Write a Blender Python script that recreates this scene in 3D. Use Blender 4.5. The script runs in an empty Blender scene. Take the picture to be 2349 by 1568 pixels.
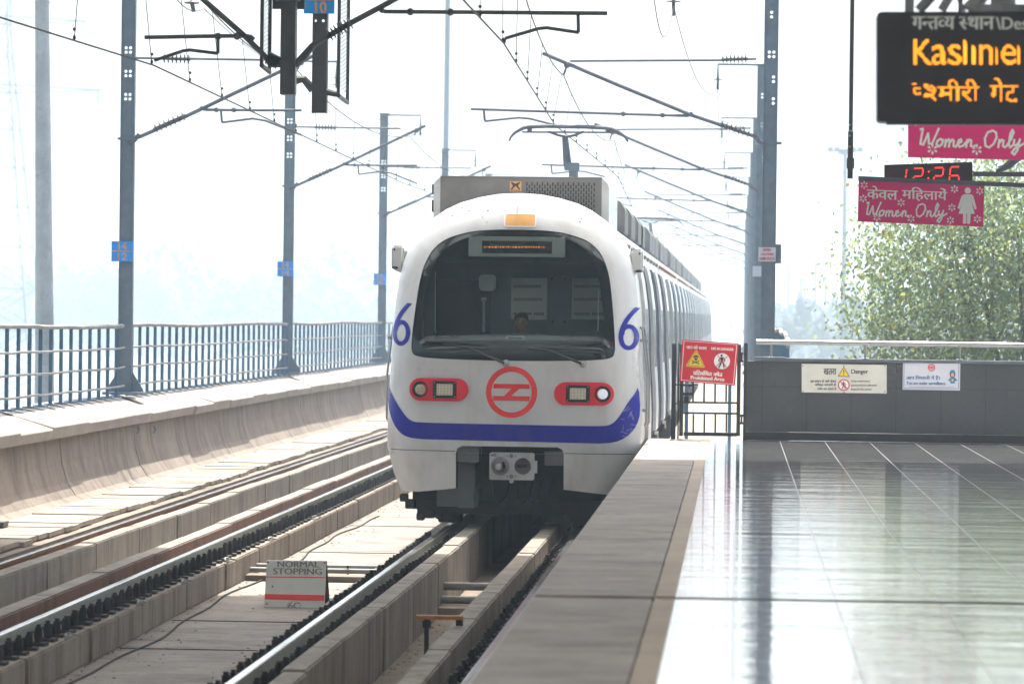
import bpy, bmesh, math, random
from mathutils import Vector, Matrix, geometry
random.seed(7)
PI = math.pi
sc = bpy.context.scene
col = sc.collection

# ---------------------------------------------------------------- camera
H = 1.65                                   # eye height above the platform floor (z = 0)
F = 8000.0                                 # focal length in units of a 2349 px wide picture
r0, u0 = Vector((math.cos(math.radians(.7)), 0, math.sin(math.radians(.7)))), Vector((-math.sin(math.radians(.7)), 0, math.cos(math.radians(.7))))
_n = (r0*(515.5/F) + u0*(56/F) + Vector((0, 1, 0))).normalized()
_q = _n.rotation_difference(Vector((0, 1, 0)))
CR, CU, CF = _q @ r0, _q @ u0, _q @ Vector((0, 1, 0))
CO = Vector((0, 0, H))
cam_d = bpy.data.cameras.new("camera"); cam = bpy.data.objects.new("camera", cam_d); col.objects.link(cam)
cam.matrix_world = Matrix(((CR.x, CU.x, -CF.x, CO.x), (CR.y, CU.y, -CF.y, CO.y), (CR.z, CU.z, -CF.z, CO.z), (0, 0, 0, 1)))
cam_d.sensor_width = 36; cam_d.lens = F/2349*36
cam_d.clip_start = .1; cam_d.clip_end = 12000
cam_d.dof.use_dof = True; cam_d.dof.focus_distance = 44.6; cam_d.dof.aperture_fstop = 3.2
sc.camera = cam

# ---------------------------------------------------------------- light
SUN_EL, SUN_AZ = math.radians(60), math.radians(1.2)      # azimuth from +Y towards +X
w = bpy.data.worlds.new("World"); sc.world = w; w.use_nodes = True
nt = w.node_tree; bg = nt.nodes["Background"]
sky = nt.nodes.new("ShaderNodeTexSky"); sky.sky_type = 'NISHITA'; sky.sun_disc = False
sky.sun_elevation = SUN_EL; sky.sun_rotation = SUN_AZ; sky.dust_density = 7.0; sky.air_density = 1.2
nt.links.new(sky.outputs[0], bg.inputs[0]); bg.inputs[1].default_value = 0.15
sd = bpy.data.lights.new("sun", 'SUN'); sun = bpy.data.objects.new("sun", sd); col.objects.link(sun)
sd.energy = 5.0; sd.angle = math.radians(.6); sd.color = (1.0, .95, .87)
ts = Vector((math.sin(SUN_AZ)*math.cos(SUN_EL), math.cos(SUN_AZ)*math.cos(SUN_EL), math.sin(SUN_EL)))
sun.rotation_euler = ts.to_track_quat('Z', 'Y').to_euler()
sun.location = (0, 60, 60)
vs = sc.view_settings; vs.view_transform = 'Standard'; vs.look = 'None'; vs.gamma = 1; vs.use_curve_mapping = False
vs.exposure = 0.95
cy = sc.cycles
cy.max_bounces = 7; cy.diffuse_bounces = 3; cy.glossy_bounces = 3; cy.transmission_bounces = 4; cy.volume_bounces = 1
cy.transparent_max_bounces = 16; cy.caustics_reflective = False; cy.caustics_refractive = False
cy.use_denoising = True
try: cy.denoiser = 'OPENIMAGEDENOISE'
except Exception: pass
cy.sample_clamp_indirect = 6
cy.volume_step_rate = 4

# ---------------------------------------------------------------- measuring from the picture (2349 px wide) into the place
def ray(x, y): return CF + CR*((x-1174.5)/F) + CU*((784-y)/F)
def P(x, y, Y):
    d = ray(x, y); return CO + d*(Y/d.y)
def PZ(x, y, z):
    d = ray(x, y); return CO + d*((z-H)/d.z)
def PX(x, y, X):
    d = ray(x, y); return CO + d*(X/d.x)

# ---------------------------------------------------------------- objects
ORG = {}
def tag(o, label=None, cat=None, group=None, kind=None):
    if label: o['label'] = label
    if cat: o['category'] = cat
    if group: o['group'] = group
    if kind: o['kind'] = kind
    return o
def thing(name, label, cat, loc=(0, 0, 0), group=None):
    o = bpy.data.objects.new(name, None); col.objects.link(o); o.location = loc
    o.empty_display_size = .1
    ORG[o.name] = Vector(loc)
    return tag(o, label, cat, group)
class MB:
    def __init__(s): s.v = []; s.f = []
    def add(s, vs, fs):
        n = len(s.v); s.v += [tuple(p) for p in vs]; s.f += [tuple(i+n for i in f) for f in fs]; return s
    def box(s, x0, x1, y0, y1, z0, z1):
        return s.add([(x0,y0,z0),(x1,y0,z0),(x1,y1,z0),(x0,y1,z0),(x0,y0,z1),(x1,y0,z1),(x1,y1,z1),(x0,y1,z1)],
                     [(3,2,1,0),(4,5,6,7),(0,1,5,4),(1,2,6,5),(2,3,7,6),(3,0,4,7)])
    def cbox(s, c, d): return s.box(c[0]-d[0]/2, c[0]+d[0]/2, c[1]-d[1]/2, c[1]+d[1]/2, c[2]-d[2]/2, c[2]+d[2]/2)
    def tube(s, pts, r, n=8, cap=True):
        pts = [Vector(p) for p in pts]; m = len(pts); rs = r if isinstance(r, (list, tuple)) else [r]*m
        b = len(s.v); side = None
        for i, p in enumerate(pts):
            t = (pts[min(i+1, m-1)] - pts[max(i-1, 0)]).normalized()
            if side is None:
                ref = Vector((0, 0, 1)) if abs(t.z) < .9 else Vector((1, 0, 0)); side = t.cross(ref).normalized()
            else: side = (side - t*side.dot(t)).normalized()
            up = side.cross(t)
            for k in range(n):
                a = 2*PI*(k+.5)/n; q = p + (side*math.cos(a) + up*math.sin(a))*rs[i]; s.v.append(tuple(q))
        for i in range(m-1):
            for k in range(n):
                a, c = b+i*n+k, b+i*n+(k+1) % n; s.f.append((a, a+n, c+n, c))
        if cap: s.f.append(tuple(b+k for k in range(n))); s.f.append(tuple(b+(m-1)*n+k for k in range(n-1, -1, -1)))
        return s
    def lathe(s, base, axis, prof, n=14):       # prof: (distance along axis, radius)
        base, axis = Vector(base), Vector(axis).normalized()
        return s.tube2(base, axis, prof, n)
    def tube2(s, base, axis, prof, n):
        ref = Vector((0, 0, 1)) if abs(axis.z) < .9 else Vector((1, 0, 0)); e1 = axis.cross(ref).normalized(); e2 = axis.cross(e1); b = len(s.v)
        for d, r in prof:
            for k in range(n):
                a = 2*PI*k/n; s.v.append(tuple(base + axis*d + (e1*math.cos(a)+e2*math.sin(a))*max(r, 1e-4)))
        for i in range(len(prof)-1):
            for k in range(n):
                a, c = b+i*n+k, b+i*n+(k+1) % n; s.f.append((a, c, c+n, a+n))
        s.f.append(tuple(b+k for k in range(n-1, -1, -1))); s.f.append(tuple(b+(len(prof)-1)*n+k for k in range(n)))
        return s
    def extr(s, poly, y0, y1):                   # poly of (x,z) extruded along Y
        n = len(poly)
        return s.add([(x, y0, z) for x, z in poly]+[(x, y1, z) for x, z in poly],
                     [tuple(range(n-1, -1, -1)), tuple(range(n, 2*n))]+[(i, (i+1) % n, n+(i+1) % n, n+i) for i in range(n)])
    def ball(s, c, r, n=10, m=7):
        c = Vector(c); rr = r if isinstance(r, (tuple, list)) else (r, r, r); b = len(s.v)
        for i in range(m+1):
            a = PI*i/m
            for k in range(n):
                q = 2*PI*k/n; s.v.append((c.x+rr[0]*max(math.sin(a), 1e-3)*math.cos(q), c.y+rr[1]*max(math.sin(a), 1e-3)*math.sin(q), c.z+rr[2]*math.cos(a)))
        for i in range(m):
            for k in range(n):
                a, d = b+i*n+k, b+i*n+(k+1) % n; s.f.append((a, a+n, d+n, d))
        return s
def build(name, mb, mat, parent=None, smooth=False, bevel=0, label=None, loc=None, seg=2):
    name = name.split('#')[0]
    off = Vector((0, 0, 0))
    if parent is not None: off = ORG[parent.name]
    elif loc is not None: off = Vector(loc)
    me = bpy.data.meshes.new(name)
    me.from_pydata([(x-off.x, y-off.y, z-off.z) for x, y, z in mb.v], [], mb.f)
    bm = bmesh.new(); bm.from_mesh(me); bmesh.ops.recalc_face_normals(bm, faces=bm.faces)
    if bevel:
        es = [e for e in bm.edges if e.is_manifold and e.calc_face_angle(0) > .6]
        bmesh.ops.bevel(bm, geom=es, offset=bevel, segments=seg, affect='EDGES', clamp_overlap=True)
    bm.to_mesh(me); bm.free()
    if smooth: me.polygons.foreach_set("use_smooth", [True]*len(me.polygons)); 
    if smooth and smooth != 2:
        try: me.set_sharp_from_angle(angle=math.radians(40))
        except Exception: pass
    me.materials.append(mat)
    o = bpy.data.objects.new(name, me); col.objects.link(o)
    if parent is not None: o.parent = parent; ORG[o.name] = off
    else: o.location = off; ORG[o.name] = off
    if label: o['label'] = label
    return o
def copy_tree(o, shift, parent=None):
    c = o.copy(); col.objects.link(c)
    if parent is None: c.location = o.location + Vector(shift)
    else: c.parent = parent
    ORG[c.name] = ORG.get(o.name, Vector((0, 0, 0))) + Vector(shift)
    for ch in list(o.children): copy_tree(ch, shift, c)
    return c
def structure(name, mb, mat, **k): return tag(build(name, mb, mat, **k), kind='structure')

# ---------------------------------------------------------------- materials
MATS = {}
def nodes(name):
    m = bpy.data.materials.new(name); m.use_nodes = True; return m, m.node_tree, m.node_tree.nodes["Principled BSDF"]
def mix(nt, a, b, fac, mode='MIX'):
    n = nt.nodes.new("ShaderNodeMix"); n.data_type = 'RGBA'; n.blend_type = mode
    for sock, val in ((n.inputs[6], a), (n.inputs[7], b), (n.inputs[0], fac)):
        if hasattr(val, 'is_linked') or hasattr(val, 'links'): nt.links.new(val, sock)
        else: sock.default_value = val if not isinstance(val, tuple) else (*val, 1) if len(val) == 3 else val
    return n.outputs[2]
def noise(nt, scale, detail=4, stretch=(1, 1, 1), rough=.6):
    tc = nt.nodes.new("ShaderNodeNewGeometry"); mp = nt.nodes.new("ShaderNodeMapping"); mp.inputs[3].default_value = stretch
    nz = nt.nodes.new("ShaderNodeTexNoise"); nz.inputs['Scale'].default_value = scale; nz.inputs['Detail'].default_value = detail; nz.inputs['Roughness'].default_value = rough
    nt.links.new(tc.outputs['Position'], mp.inputs[0]); nt.links.new(mp.outputs[0], nz.inputs['Vector']); return nz.outputs['Fac']
def ramp(nt, fac, lo, hi):
    r = nt.nodes.new("ShaderNodeMapRange"); r.inputs[1].default_value = lo; r.inputs[2].default_value = hi; nt.links.new(fac, r.inputs[0]); return r.outputs[0]
def bump(nt, bs, h, strength, dist=.01):
    b = nt.nodes.new("ShaderNodeBump"); b.inputs['Strength'].default_value = strength; b.inputs['Distance'].default_value = dist
    nt.links.new(h, b.inputs['Height']); nt.links.new(b.outputs[0], bs.inputs['Normal'])
def sc3(c, k): return tuple(min(1, x*k) for x in c)
def concrete(name, c, stain=(.09, .08, .07), streak=False, rough=.85, amt=.6, cross=False, side=None):
    m, nt, bs = nodes(name)
    a = noise(nt, 1.3, 6); b = noise(nt, 14, 5); 
    base = mix(nt, sc3(c, .78), sc3(c, 1.15), ramp(nt, a, .3, .7))
    base = mix(nt, base, sc3(c, .6), ramp(nt, b, .55, .85))
    base = mix(nt, base, sc3(c, 1.35), ramp(nt, noise(nt, 3.7, 6, (1, 1.3, 1), .7), .58, .8))
    base = mix(nt, base, sc3(stain, .9), ramp(nt, noise(nt, 55, 2), .68, .74))
    if streak: st = ramp(nt, noise(nt, 1.0, 7, (3.2, 3.2, .3), .74), .47, .68)
    elif cross: st = ramp(nt, noise(nt, 1.0, 7, (1.0, 1.8, 2), .75), .48, .70)
    else: st = ramp(nt, noise(nt, .55, 7), .52, .8)
    sm = nt.nodes.new("ShaderNodeMath"); sm.operation = 'MULTIPLY'; sm.inputs[1].default_value = amt; nt.links.new(st, sm.inputs[0])
    base = mix(nt, base, stain, sm.outputs[0])
    nt.links.new(base, bs.inputs['Base Color']); bs.inputs['Roughness'].default_value = rough
    if side:                                      # brake and rail dust clings to the upright face only
        g = nt.nodes.new('ShaderNodeNewGeometry'); sx = nt.nodes.new('ShaderNodeSeparateXYZ'); nt.links.new(g.outputs['True Normal'], sx.inputs[0])
        base = mix(nt, base, mix(nt, side, sc3(side, .45), st), ramp(nt, sx.outputs[0], .3, .7)); nt.links.new(base, bs.inputs['Base Color'])
    bump(nt, bs, b, .6, .014); return m
def metal(name, c, rough=.4, met=0.0, var=.25, scale=6, spec=.5, dirt=None, dirt_amt=.5, bumps=.05, coat=0):
    m, nt, bs = nodes(name)
    a = noise(nt, scale, 5)
    base = mix(nt, sc3(c, 1-var), sc3(c, 1+var*.6), ramp(nt, a, .3, .7))
    if dirt:
        d = ramp(nt, noise(nt, 3.1, 7, (1, 1, .35)), .5, .75); mm = nt.nodes.new("ShaderNodeMath"); mm.operation = 'MULTIPLY'; mm.inputs[1].default_value = dirt_amt
        nt.links.new(d, mm.inputs[0]); base = mix(nt, base, dirt, mm.outputs[0])
    nt.links.new(base, bs.inputs['Base Color']); bs.inputs['Metallic'].default_value = met
    rr = nt.nodes.new("ShaderNodeMapRange"); rr.inputs[3].default_value = max(.03, rough-.08); rr.inputs[4].default_value = min(1, rough+.12)
    nt.links.new(a, rr.inputs[0]); nt.links.new(rr.outputs[0], bs.inputs['Roughness'])
    bs.inputs['Specular IOR Level'].default_value = spec; bs.inputs['Coat Weight'].default_value = coat
    if bumps: bump(nt, bs, noise(nt, 30, 3), bumps, .004)
    return m
def emit(name, c, s, back=(.02, .02, .02)):
    m, nt, bs = nodes(name); bs.inputs['Base Color'].default_value = (*back, 1); bs.inputs['Emission Color'].default_value = (*c, 1); bs.inputs['Emission Strength'].default_value = s
    return m
def glass(name, tint=(.75, .85, .88), ior=1.5):
    m = bpy.data.materials.new(name); m.use_nodes = True; nt = m.node_tree; nt.nodes.clear()
    out = nt.nodes.new("ShaderNodeOutputMaterial"); mx = nt.nodes.new("ShaderNodeMixShader"); tr = nt.nodes.new("ShaderNodeBsdfTransparent"); gl = nt.nodes.new("ShaderNodeBsdfGlossy")
    fr = nt.nodes.new("ShaderNodeFresnel"); fr.inputs[0].default_value = ior; tr.inputs[0].default_value = (*tint, 1); gl.inputs['Roughness'].default_value = .015
    nt.links.new(fr.outputs[0], mx.inputs[0]); nt.links.new(tr.outputs[0], mx.inputs[1]); nt.links.new(gl.outputs[0], mx.inputs[2]); nt.links.new(mx.outputs[0], out.inputs[0]); return m
M = dict(
    slab=concrete('slab_concrete', (.285, .255, .225), (.11, .09, .075), cross=True, amt=.95),
    plinth=concrete('plinth_concrete', (.28, .235, .19), (.085, .055, .035), streak=True, amt=.9),
    guard=concrete('guard_concrete', (.28, .25, .21), (.085, .065, .05), streak=True, amt=.8),
    rusty=concrete('rust_stained_concrete', (.30, .265, .225), (.10, .075, .06), streak=True, amt=.6, side=(.19, .085, .05)),
    web=concrete('parapet_concrete', (.30, .25, .205), (.06, .055, .05), streak=True, amt=.6),
    coping=concrete('coping_concrete', (.37, .335, .295), (.2, .17, .14), amt=.5),
    cover=concrete('cover_slab_concrete', (.37, .315, .26), (.12, .09, .065), cross=True, amt=.6),
    edge=concrete('edge_concrete', (.31, .28, .245), (.13, .11, .09), amt=.9, rough=.72, cross=True),
    dirt=concrete('trench_dirt', (.22, .18, .14), (.08, .07, .06), amt=.8),
    joint=metal('joint_black', (.02, .02, .02), .9, spec=.1),
    railtop=metal('polished_rail', (.62, .62, .62), .16, 1.0, .1, dirt=(.25, .16, .1), dirt_amt=.15),
    railweb=metal('rail_web', (.36, .38, .33), .55, 0, .2, dirt=(.24, .15, .09), dirt_amt=.6),
    railrust=metal('rail_rust', (.26, .13, .07), .65, .2, .3, dirt=(.12, .06, .03), dirt_amt=.6),
    black=metal('black_rubber', (.018, .018, .018), .7, 0, .4, dirt=(.08, .06, .04), dirt_amt=.4),
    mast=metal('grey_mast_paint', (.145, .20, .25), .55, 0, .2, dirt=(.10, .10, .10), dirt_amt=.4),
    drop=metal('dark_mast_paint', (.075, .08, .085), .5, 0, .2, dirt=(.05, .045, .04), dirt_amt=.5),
    galv=metal('galvanised_tube', (.13, .14, .17), .5, .3, .2),
    insul=metal('insulator', (.06, .06, .065), .5, 0, .2),
    wire=metal('wire', (.05, .04, .035), .6, .3, .2, bumps=0),
    fence=metal('blue_fence_paint', (.07, .18, .29), .55, 0, .25),
    pipe=metal('weathered_pipe', (.31, .31, .31), .8, 0, .3, dirt=(.15, .12, .1), dirt_amt=.6),
    white=metal('white_train_paint', (.59, .61, .62), .28, 0, .07, scale=1.5, dirt=(.33, .29, .25), dirt_amt=.45, bumps=.012, coat=.35),
    blue=metal('blue_train_paint', (.014, .016, .33), .38, 0, .12, scale=2, dirt=(.07, .06, .24), dirt_amt=.5, bumps=.01, coat=0, spec=.2),
    red=metal('red_paint', (.78, .012, .035), .35, 0, .08),
    logo=metal('red_logo_paint', (.85, .035, .03), .4, 0, .06),
    steel=metal('stainless_steel', (.42, .42, .42), .3, .9, .12, scale=3),
    sidesteel=metal('side_steel', (.74, .76, .78), .3, .3, .12, scale=3),  # door steel, with the bright grazing sky sheen put into its colour
    sidedark=metal('side_shadow_steel', (.17, .21, .27), .4, .3, .12, scale=3),  # darker copy of the same steel, its dull reflections put into the colour
    sideglass=metal('side_glass', (.02, .03, .04), .08, 0, .1, spec=.6, bumps=0),
    roofgrey=metal('roof_unit_paint', (.19, .185, .18), .5, 0, .15, dirt=(.12, .11, .1), dirt_amt=.6),
    dark=metal('underframe', (.03, .028, .027), .75, 0, .4, dirt=(.09, .075, .06), dirt_amt=.5),
    black2=metal('black_plastic', (.012, .014, .017), .35, 0, .2),
    frit=metal('black_frit', (.008, .010, .014), .06, 0, .1, spec=.6, bumps=0),
    cabgrey=metal('cab_panel', (.15, .175, .185), .6, 0, .12),
    cabdark=metal('cab_dark', (.035, .042, .045), .6, 0, .2),
    desk=metal('cab_desk', (.42, .52, .53), .55, 0, .1),
    paper=metal('paper', (.62, .60, .52), .7, 0, .15, scale=2),
    ivory=metal('ivory_frame', (.85, .85, .78), .5, 0, .05),
    amber=metal('amber_lens', (.75, .36, .07), .2, 0, .1, bumps=0, coat=.5),
    chrome=metal('chrome', (.72, .72, .72), .14, 1.0, .05, bumps=0),
    couple=metal('coupler_paint', (.50, .51, .52), .45, .2, .15, dirt=(.12, .1, .09), dirt_amt=.5),
    led=metal('led_lens', (.55, .52, .40), .12, 0, .1, coat=.7),
    lampon=emit('headlight_on', (.80, .88, 1), .22, (.55, .57, .6)),
    granite=concrete('grey_granite', (.050, .052, .055), (.085, .08, .075), amt=.5, rough=.5),
    granite2=metal('dark_granite', (.022, .018, .019), .3, 0, .4, dirt=(.05, .018, .015), dirt_amt=.5),
    slate=metal('coping_metal', (.12, .14, .155), .4, .2, .15),
    gate=metal('gate_paint', (.016, .024, .032), .45, 0, .3),
    signred=metal('sign_red', (.60, .014, .035), .45, 0, .06),
    pink=metal('sign_magenta', (.78, .034, .20), .45, 0, .05),
    letter=metal('sign_white', (.86, .84, .80), .5, 0, .04),
    board=metal('board_white', (.66, .65, .58), .5, 0, .06, dirt=(.4, .36, .3), dirt_amt=.35),
    boardb=metal('board_pale', (.62, .64, .70), .45, 0, .04),
    ink=metal('ink_black', (.02, .022, .03), .5, 0, .1),
    inkblue=metal('ink_blue', (.02, .11, .33), .5, 0, .1),
    inkteal=metal('ink_teal', (.02, .22, .42), .5, 0, .1),
    yellow=metal('sign_yellow', (.82, .60, .01), .45, 0, .05),
    skin2=metal('poster_skin', (.62, .36, .26), .6, 0, .05),
    plateblue=metal('plate_blue', (.004, .34, .95), .45, 0, .1),
    plateorange=metal('plate_figures', (.72, .38, .16), .5, 0, .1),
    ledcase=metal('display_case', (.048, .044, .048), .4, 0, .15, spec=.4),
    stencil=metal('stencil', (.20, .19, .18), .5, 0, .1),
    ledon=emit('led_amber', (1, .30, .008), 1.5), ledred=emit('led_red', (1, .045, .02), 1.5), ledcab=emit('led_orange', (1, .32, .03), .55),
    skin=metal('skin', (.50, .25, .18), .5, 0, .1, bumps=.02), hair=metal('hair', (.006, .005, .006), .9, 0, .2, spec=.1), cloth=metal('dark_jacket', (.03, .032, .04), .8, 0, .2),
    collar=metal('yellow_collar', (.6, .5, .2), .7, 0, .1), eye=metal('eye_white', (.5, .48, .45), .3, 0, .02),
    tactile=concrete('tactile_strip', (.31, .225, .135), (.17, .135, .1), amt=.9, rough=.55),
    glass=glass('windscreen_glass', (.84, .91, .92), 1.5),
    bark=metal('bark', (.19, .155, .125), .85, 0, .3), poleconc=concrete('pole_concrete', (.62, .65, .65), (.45, .45, .45), streak=True, amt=.3),
    orange=metal('rusty_orange', (.42, .18, .05), .6, 0, .3), conduit=metal('grey_conduit', (.24, .25, .24), .5, 0, .15),
    scrim=metal('canopy_sheet', (.36, .37, .38), .6, 0, .1, bumps=0), rib=metal('canopy_rib', (.06, .065, .07), .5, 0, .15),
    farconc=metal('far_concrete', (.3, .3, .3), .8, 0, .1, bumps=0),
)
def tile_mat():
    m, nt, bs = nodes('platform_tiles')
    tc = nt.nodes.new("ShaderNodeNewGeometry"); br = nt.nodes.new("ShaderNodeTexBrick"); br.offset = 0.0
    br.inputs['Scale'].default_value = 1.0; br.inputs['Mortar Size'].default_value = .006; br.inputs['Brick Width'].default_value = .6; br.inputs['Row Height'].default_value = .6
    br.inputs['Color1'].default_value = (.42, .43, .44, 1); br.inputs['Color2'].default_value = (.62, .62, .61, 1); br.inputs['Mortar'].default_value = (.34, .34, .33, 1)
    nt.links.new(tc.outputs['Position'], br.inputs['Vector'])
    a = noise(nt, 2.0, 6, (1, .8, 1)); base = mix(nt, br.outputs['Color'], (.30, .305, .31), ramp(nt, a, .42, .75))
    nt.links.new(base, bs.inputs['Base Color'])
    rr = nt.nodes.new("ShaderNodeMapRange"); rr.inputs[3].default_value = .015; rr.inputs[4].default_value = .11
    nt.links.new(noise(nt, .9, 6, (.35, 1.6, 1)), rr.inputs[0]); ra_ = nt.nodes.new('ShaderNodeMath'); ra_.operation = 'MULTIPLY_ADD'; ra_.inputs[1].default_value = .35; nt.links.new(br.outputs['Fac'], ra_.inputs[0]); nt.links.new(rr.outputs[0], ra_.inputs[2]); nt.links.new(ra_.outputs[0], bs.inputs['Roughness'])
    bs.inputs['IOR'].default_value = 2.1; cw_ = nt.nodes.new('ShaderNodeMath'); cw_.operation = 'MULTIPLY_ADD'; cw_.inputs[1].default_value = -.35; cw_.inputs[2].default_value = 1; nt.links.new(br.outputs['Fac'], cw_.inputs[0]); nt.links.new(cw_.outputs[0], bs.inputs['Coat Weight']); bs.inputs['Coat IOR'].default_value = 1.8; bs.inputs['Coat Roughness'].default_value = .04; bs.inputs['Specular IOR Level'].default_value = .6
    b1 = nt.nodes.new("ShaderNodeBump"); b1.inputs['Strength'].default_value = .9; b1.inputs['Distance'].default_value = .013
    nt.links.new(noise(nt, 1.7, 5, (.16, 1.1, 1), .68), b1.inputs['Height']); 
    b2 = nt.nodes.new("ShaderNodeBump"); b2.inputs['Strength'].default_value = .5; b2.inputs['Distance'].default_value = -.002
    nt.links.new(br.outputs['Fac'], b2.inputs['Height']); nt.links.new(b1.outputs[0], b2.inputs['Normal']); nt.links.new(b2.outputs[0], bs.inputs['Normal']); nt.links.new(b1.outputs[0], bs.inputs['Coat Normal'])
    return m
M['tiles'] = tile_mat()
def leaf_mat():
    m = bpy.data.materials.new('leaf'); m.use_nodes = True; nt = m.node_tree; bs = nt.nodes["Principled BSDF"]; out = nt.nodes["Material Output"]
    oi = nt.nodes.new("ShaderNodeNewGeometry"); rp = nt.nodes.new("ShaderNodeValToRGB"); e = rp.color_ramp.elements
    e[0].position = 0; e[0].color = (.17, .21, .15, 1); e[1].position = 1; e[1].color = (.22, .10, .015, 1)
    for p, c in ((.35, (.21, .265, .18)), (.62, (.275, .325, .22)), (.86, (.38, .40, .24)), (.95, (.26, .24, .05))): n = e.new(p); n.color = (*c, 1)
    nt.links.new(oi.outputs['Random Per Island'], rp.inputs[0]); nt.links.new(rp.outputs[0], bs.inputs['Base Color']); bs.inputs['Roughness'].default_value = .28; bs.inputs['Specular IOR Level'].default_value = .6
    tl = nt.nodes.new("ShaderNodeBsdfTranslucent"); mx = nt.nodes.new("ShaderNodeMixShader"); mx.inputs[0].default_value = .55
    nt.links.new(mix(nt, rp.outputs[0], (1.15, 1.3, .95, 1), 1.0, 'MULTIPLY'), tl.inputs[0]); nt.links.new(bs.outputs[0], mx.inputs[1]); nt.links.new(tl.outputs[0], mx.inputs[2]); nt.links.new(mx.outputs[0], out.inputs[0]); return m
M['leaf'] = leaf_mat()
M['ground'] = concrete('far_ground', (.12, .125, .09), (.05, .07, .04), amt=.7)
M['bush'] = metal('far_foliage', (.06, .09, .05), .9, 0, .5, scale=.5, bumps=0)
m_, nt_, bs_ = nodes('skylight_sheet'); bs_.inputs['Base Color'].default_value = (.8, .8, .78, 1); bs_.inputs['Transmission Weight'].default_value = 0
tl_ = nt_.nodes.new("ShaderNodeBsdfTranslucent"); tl_.inputs[0].default_value = (.75, .76, .76, 1); mx_ = nt_.nodes.new("ShaderNodeMixShader"); mx_.inputs[0].default_value = .65
nt_.links.new(bs_.outputs[0], mx_.inputs[1]); nt_.links.new(tl_.outputs[0], mx_.inputs[2]); nt_.links.new(mx_.outputs[0], nt_.nodes["Material Output"].inputs[0]); M['skylight'] = m_

# ---------------------------------------------------------------- lettering
_GC = {}
def glyph_line(s):
    if s in _GC: return _GC[s]
    c = bpy.data.curves.new('lettering_source', 'FONT'); c.body = s; c.resolution_u = 3
    o = bpy.data.objects.new('lettering_source', c); col.objects.link(o)
    dg = bpy.context.evaluated_depsgraph_get(); me = bpy.data.meshes.new_from_object(o.evaluated_get(dg))
    vs = [(v.co.x, v.co.y) for v in me.vertices]; fs = [tuple(p.vertices) for p in me.polygons]
    bpy.data.objects.remove(o); bpy.data.curves.remove(c); bpy.data.meshes.remove(me)
    _GC[s] = (vs, fs); return _GC[s]
def adv(ch):
    if ch == 'ि': return .259
    a = max(v[0] for v in glyph_line('|'+ch+'|')[0]); b = max(v[0] for v in glyph_line('||')[0]); return a-b
def devanagari(tokens):
    """tokens: characters in visual order; ('h', ch) a half form (stem cut away), '/' the slanting ra stroke under the last letter."""
    V, Fc, x, last = [], [], 0.0, (0, .5)
    for t in tokens:
        if t == '/':
            n = len(V); a = last[0]+last[1]*.62
            V += [(a, .28, .5), (a, .19, .5), (a-.27, .0, .5), (a-.27, .09, .5)]; Fc.append((n, n+1, n+2, n+3)); continue
        half = isinstance(t, tuple); ch = t[1] if half else t
        if ch == ' ': x += .3; continue
        vs, fs = glyph_line(ch); aw = adv(ch); n = len(V)
        if half:
            lim = aw*.66; fs = [f for f in fs if sum(vs[i][0] for i in f)/len(f) < lim]; aw *= .66
            vs = [(min(a, lim), b) for a, b in vs]
        V += [(a+x, b, (n % 7)/7*.4) for a, b in vs]; Fc += [tuple(i+n for i in f) for f in fs]
        if aw > .05: last = (x, aw)
        x += aw
    return V, Fc
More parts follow.
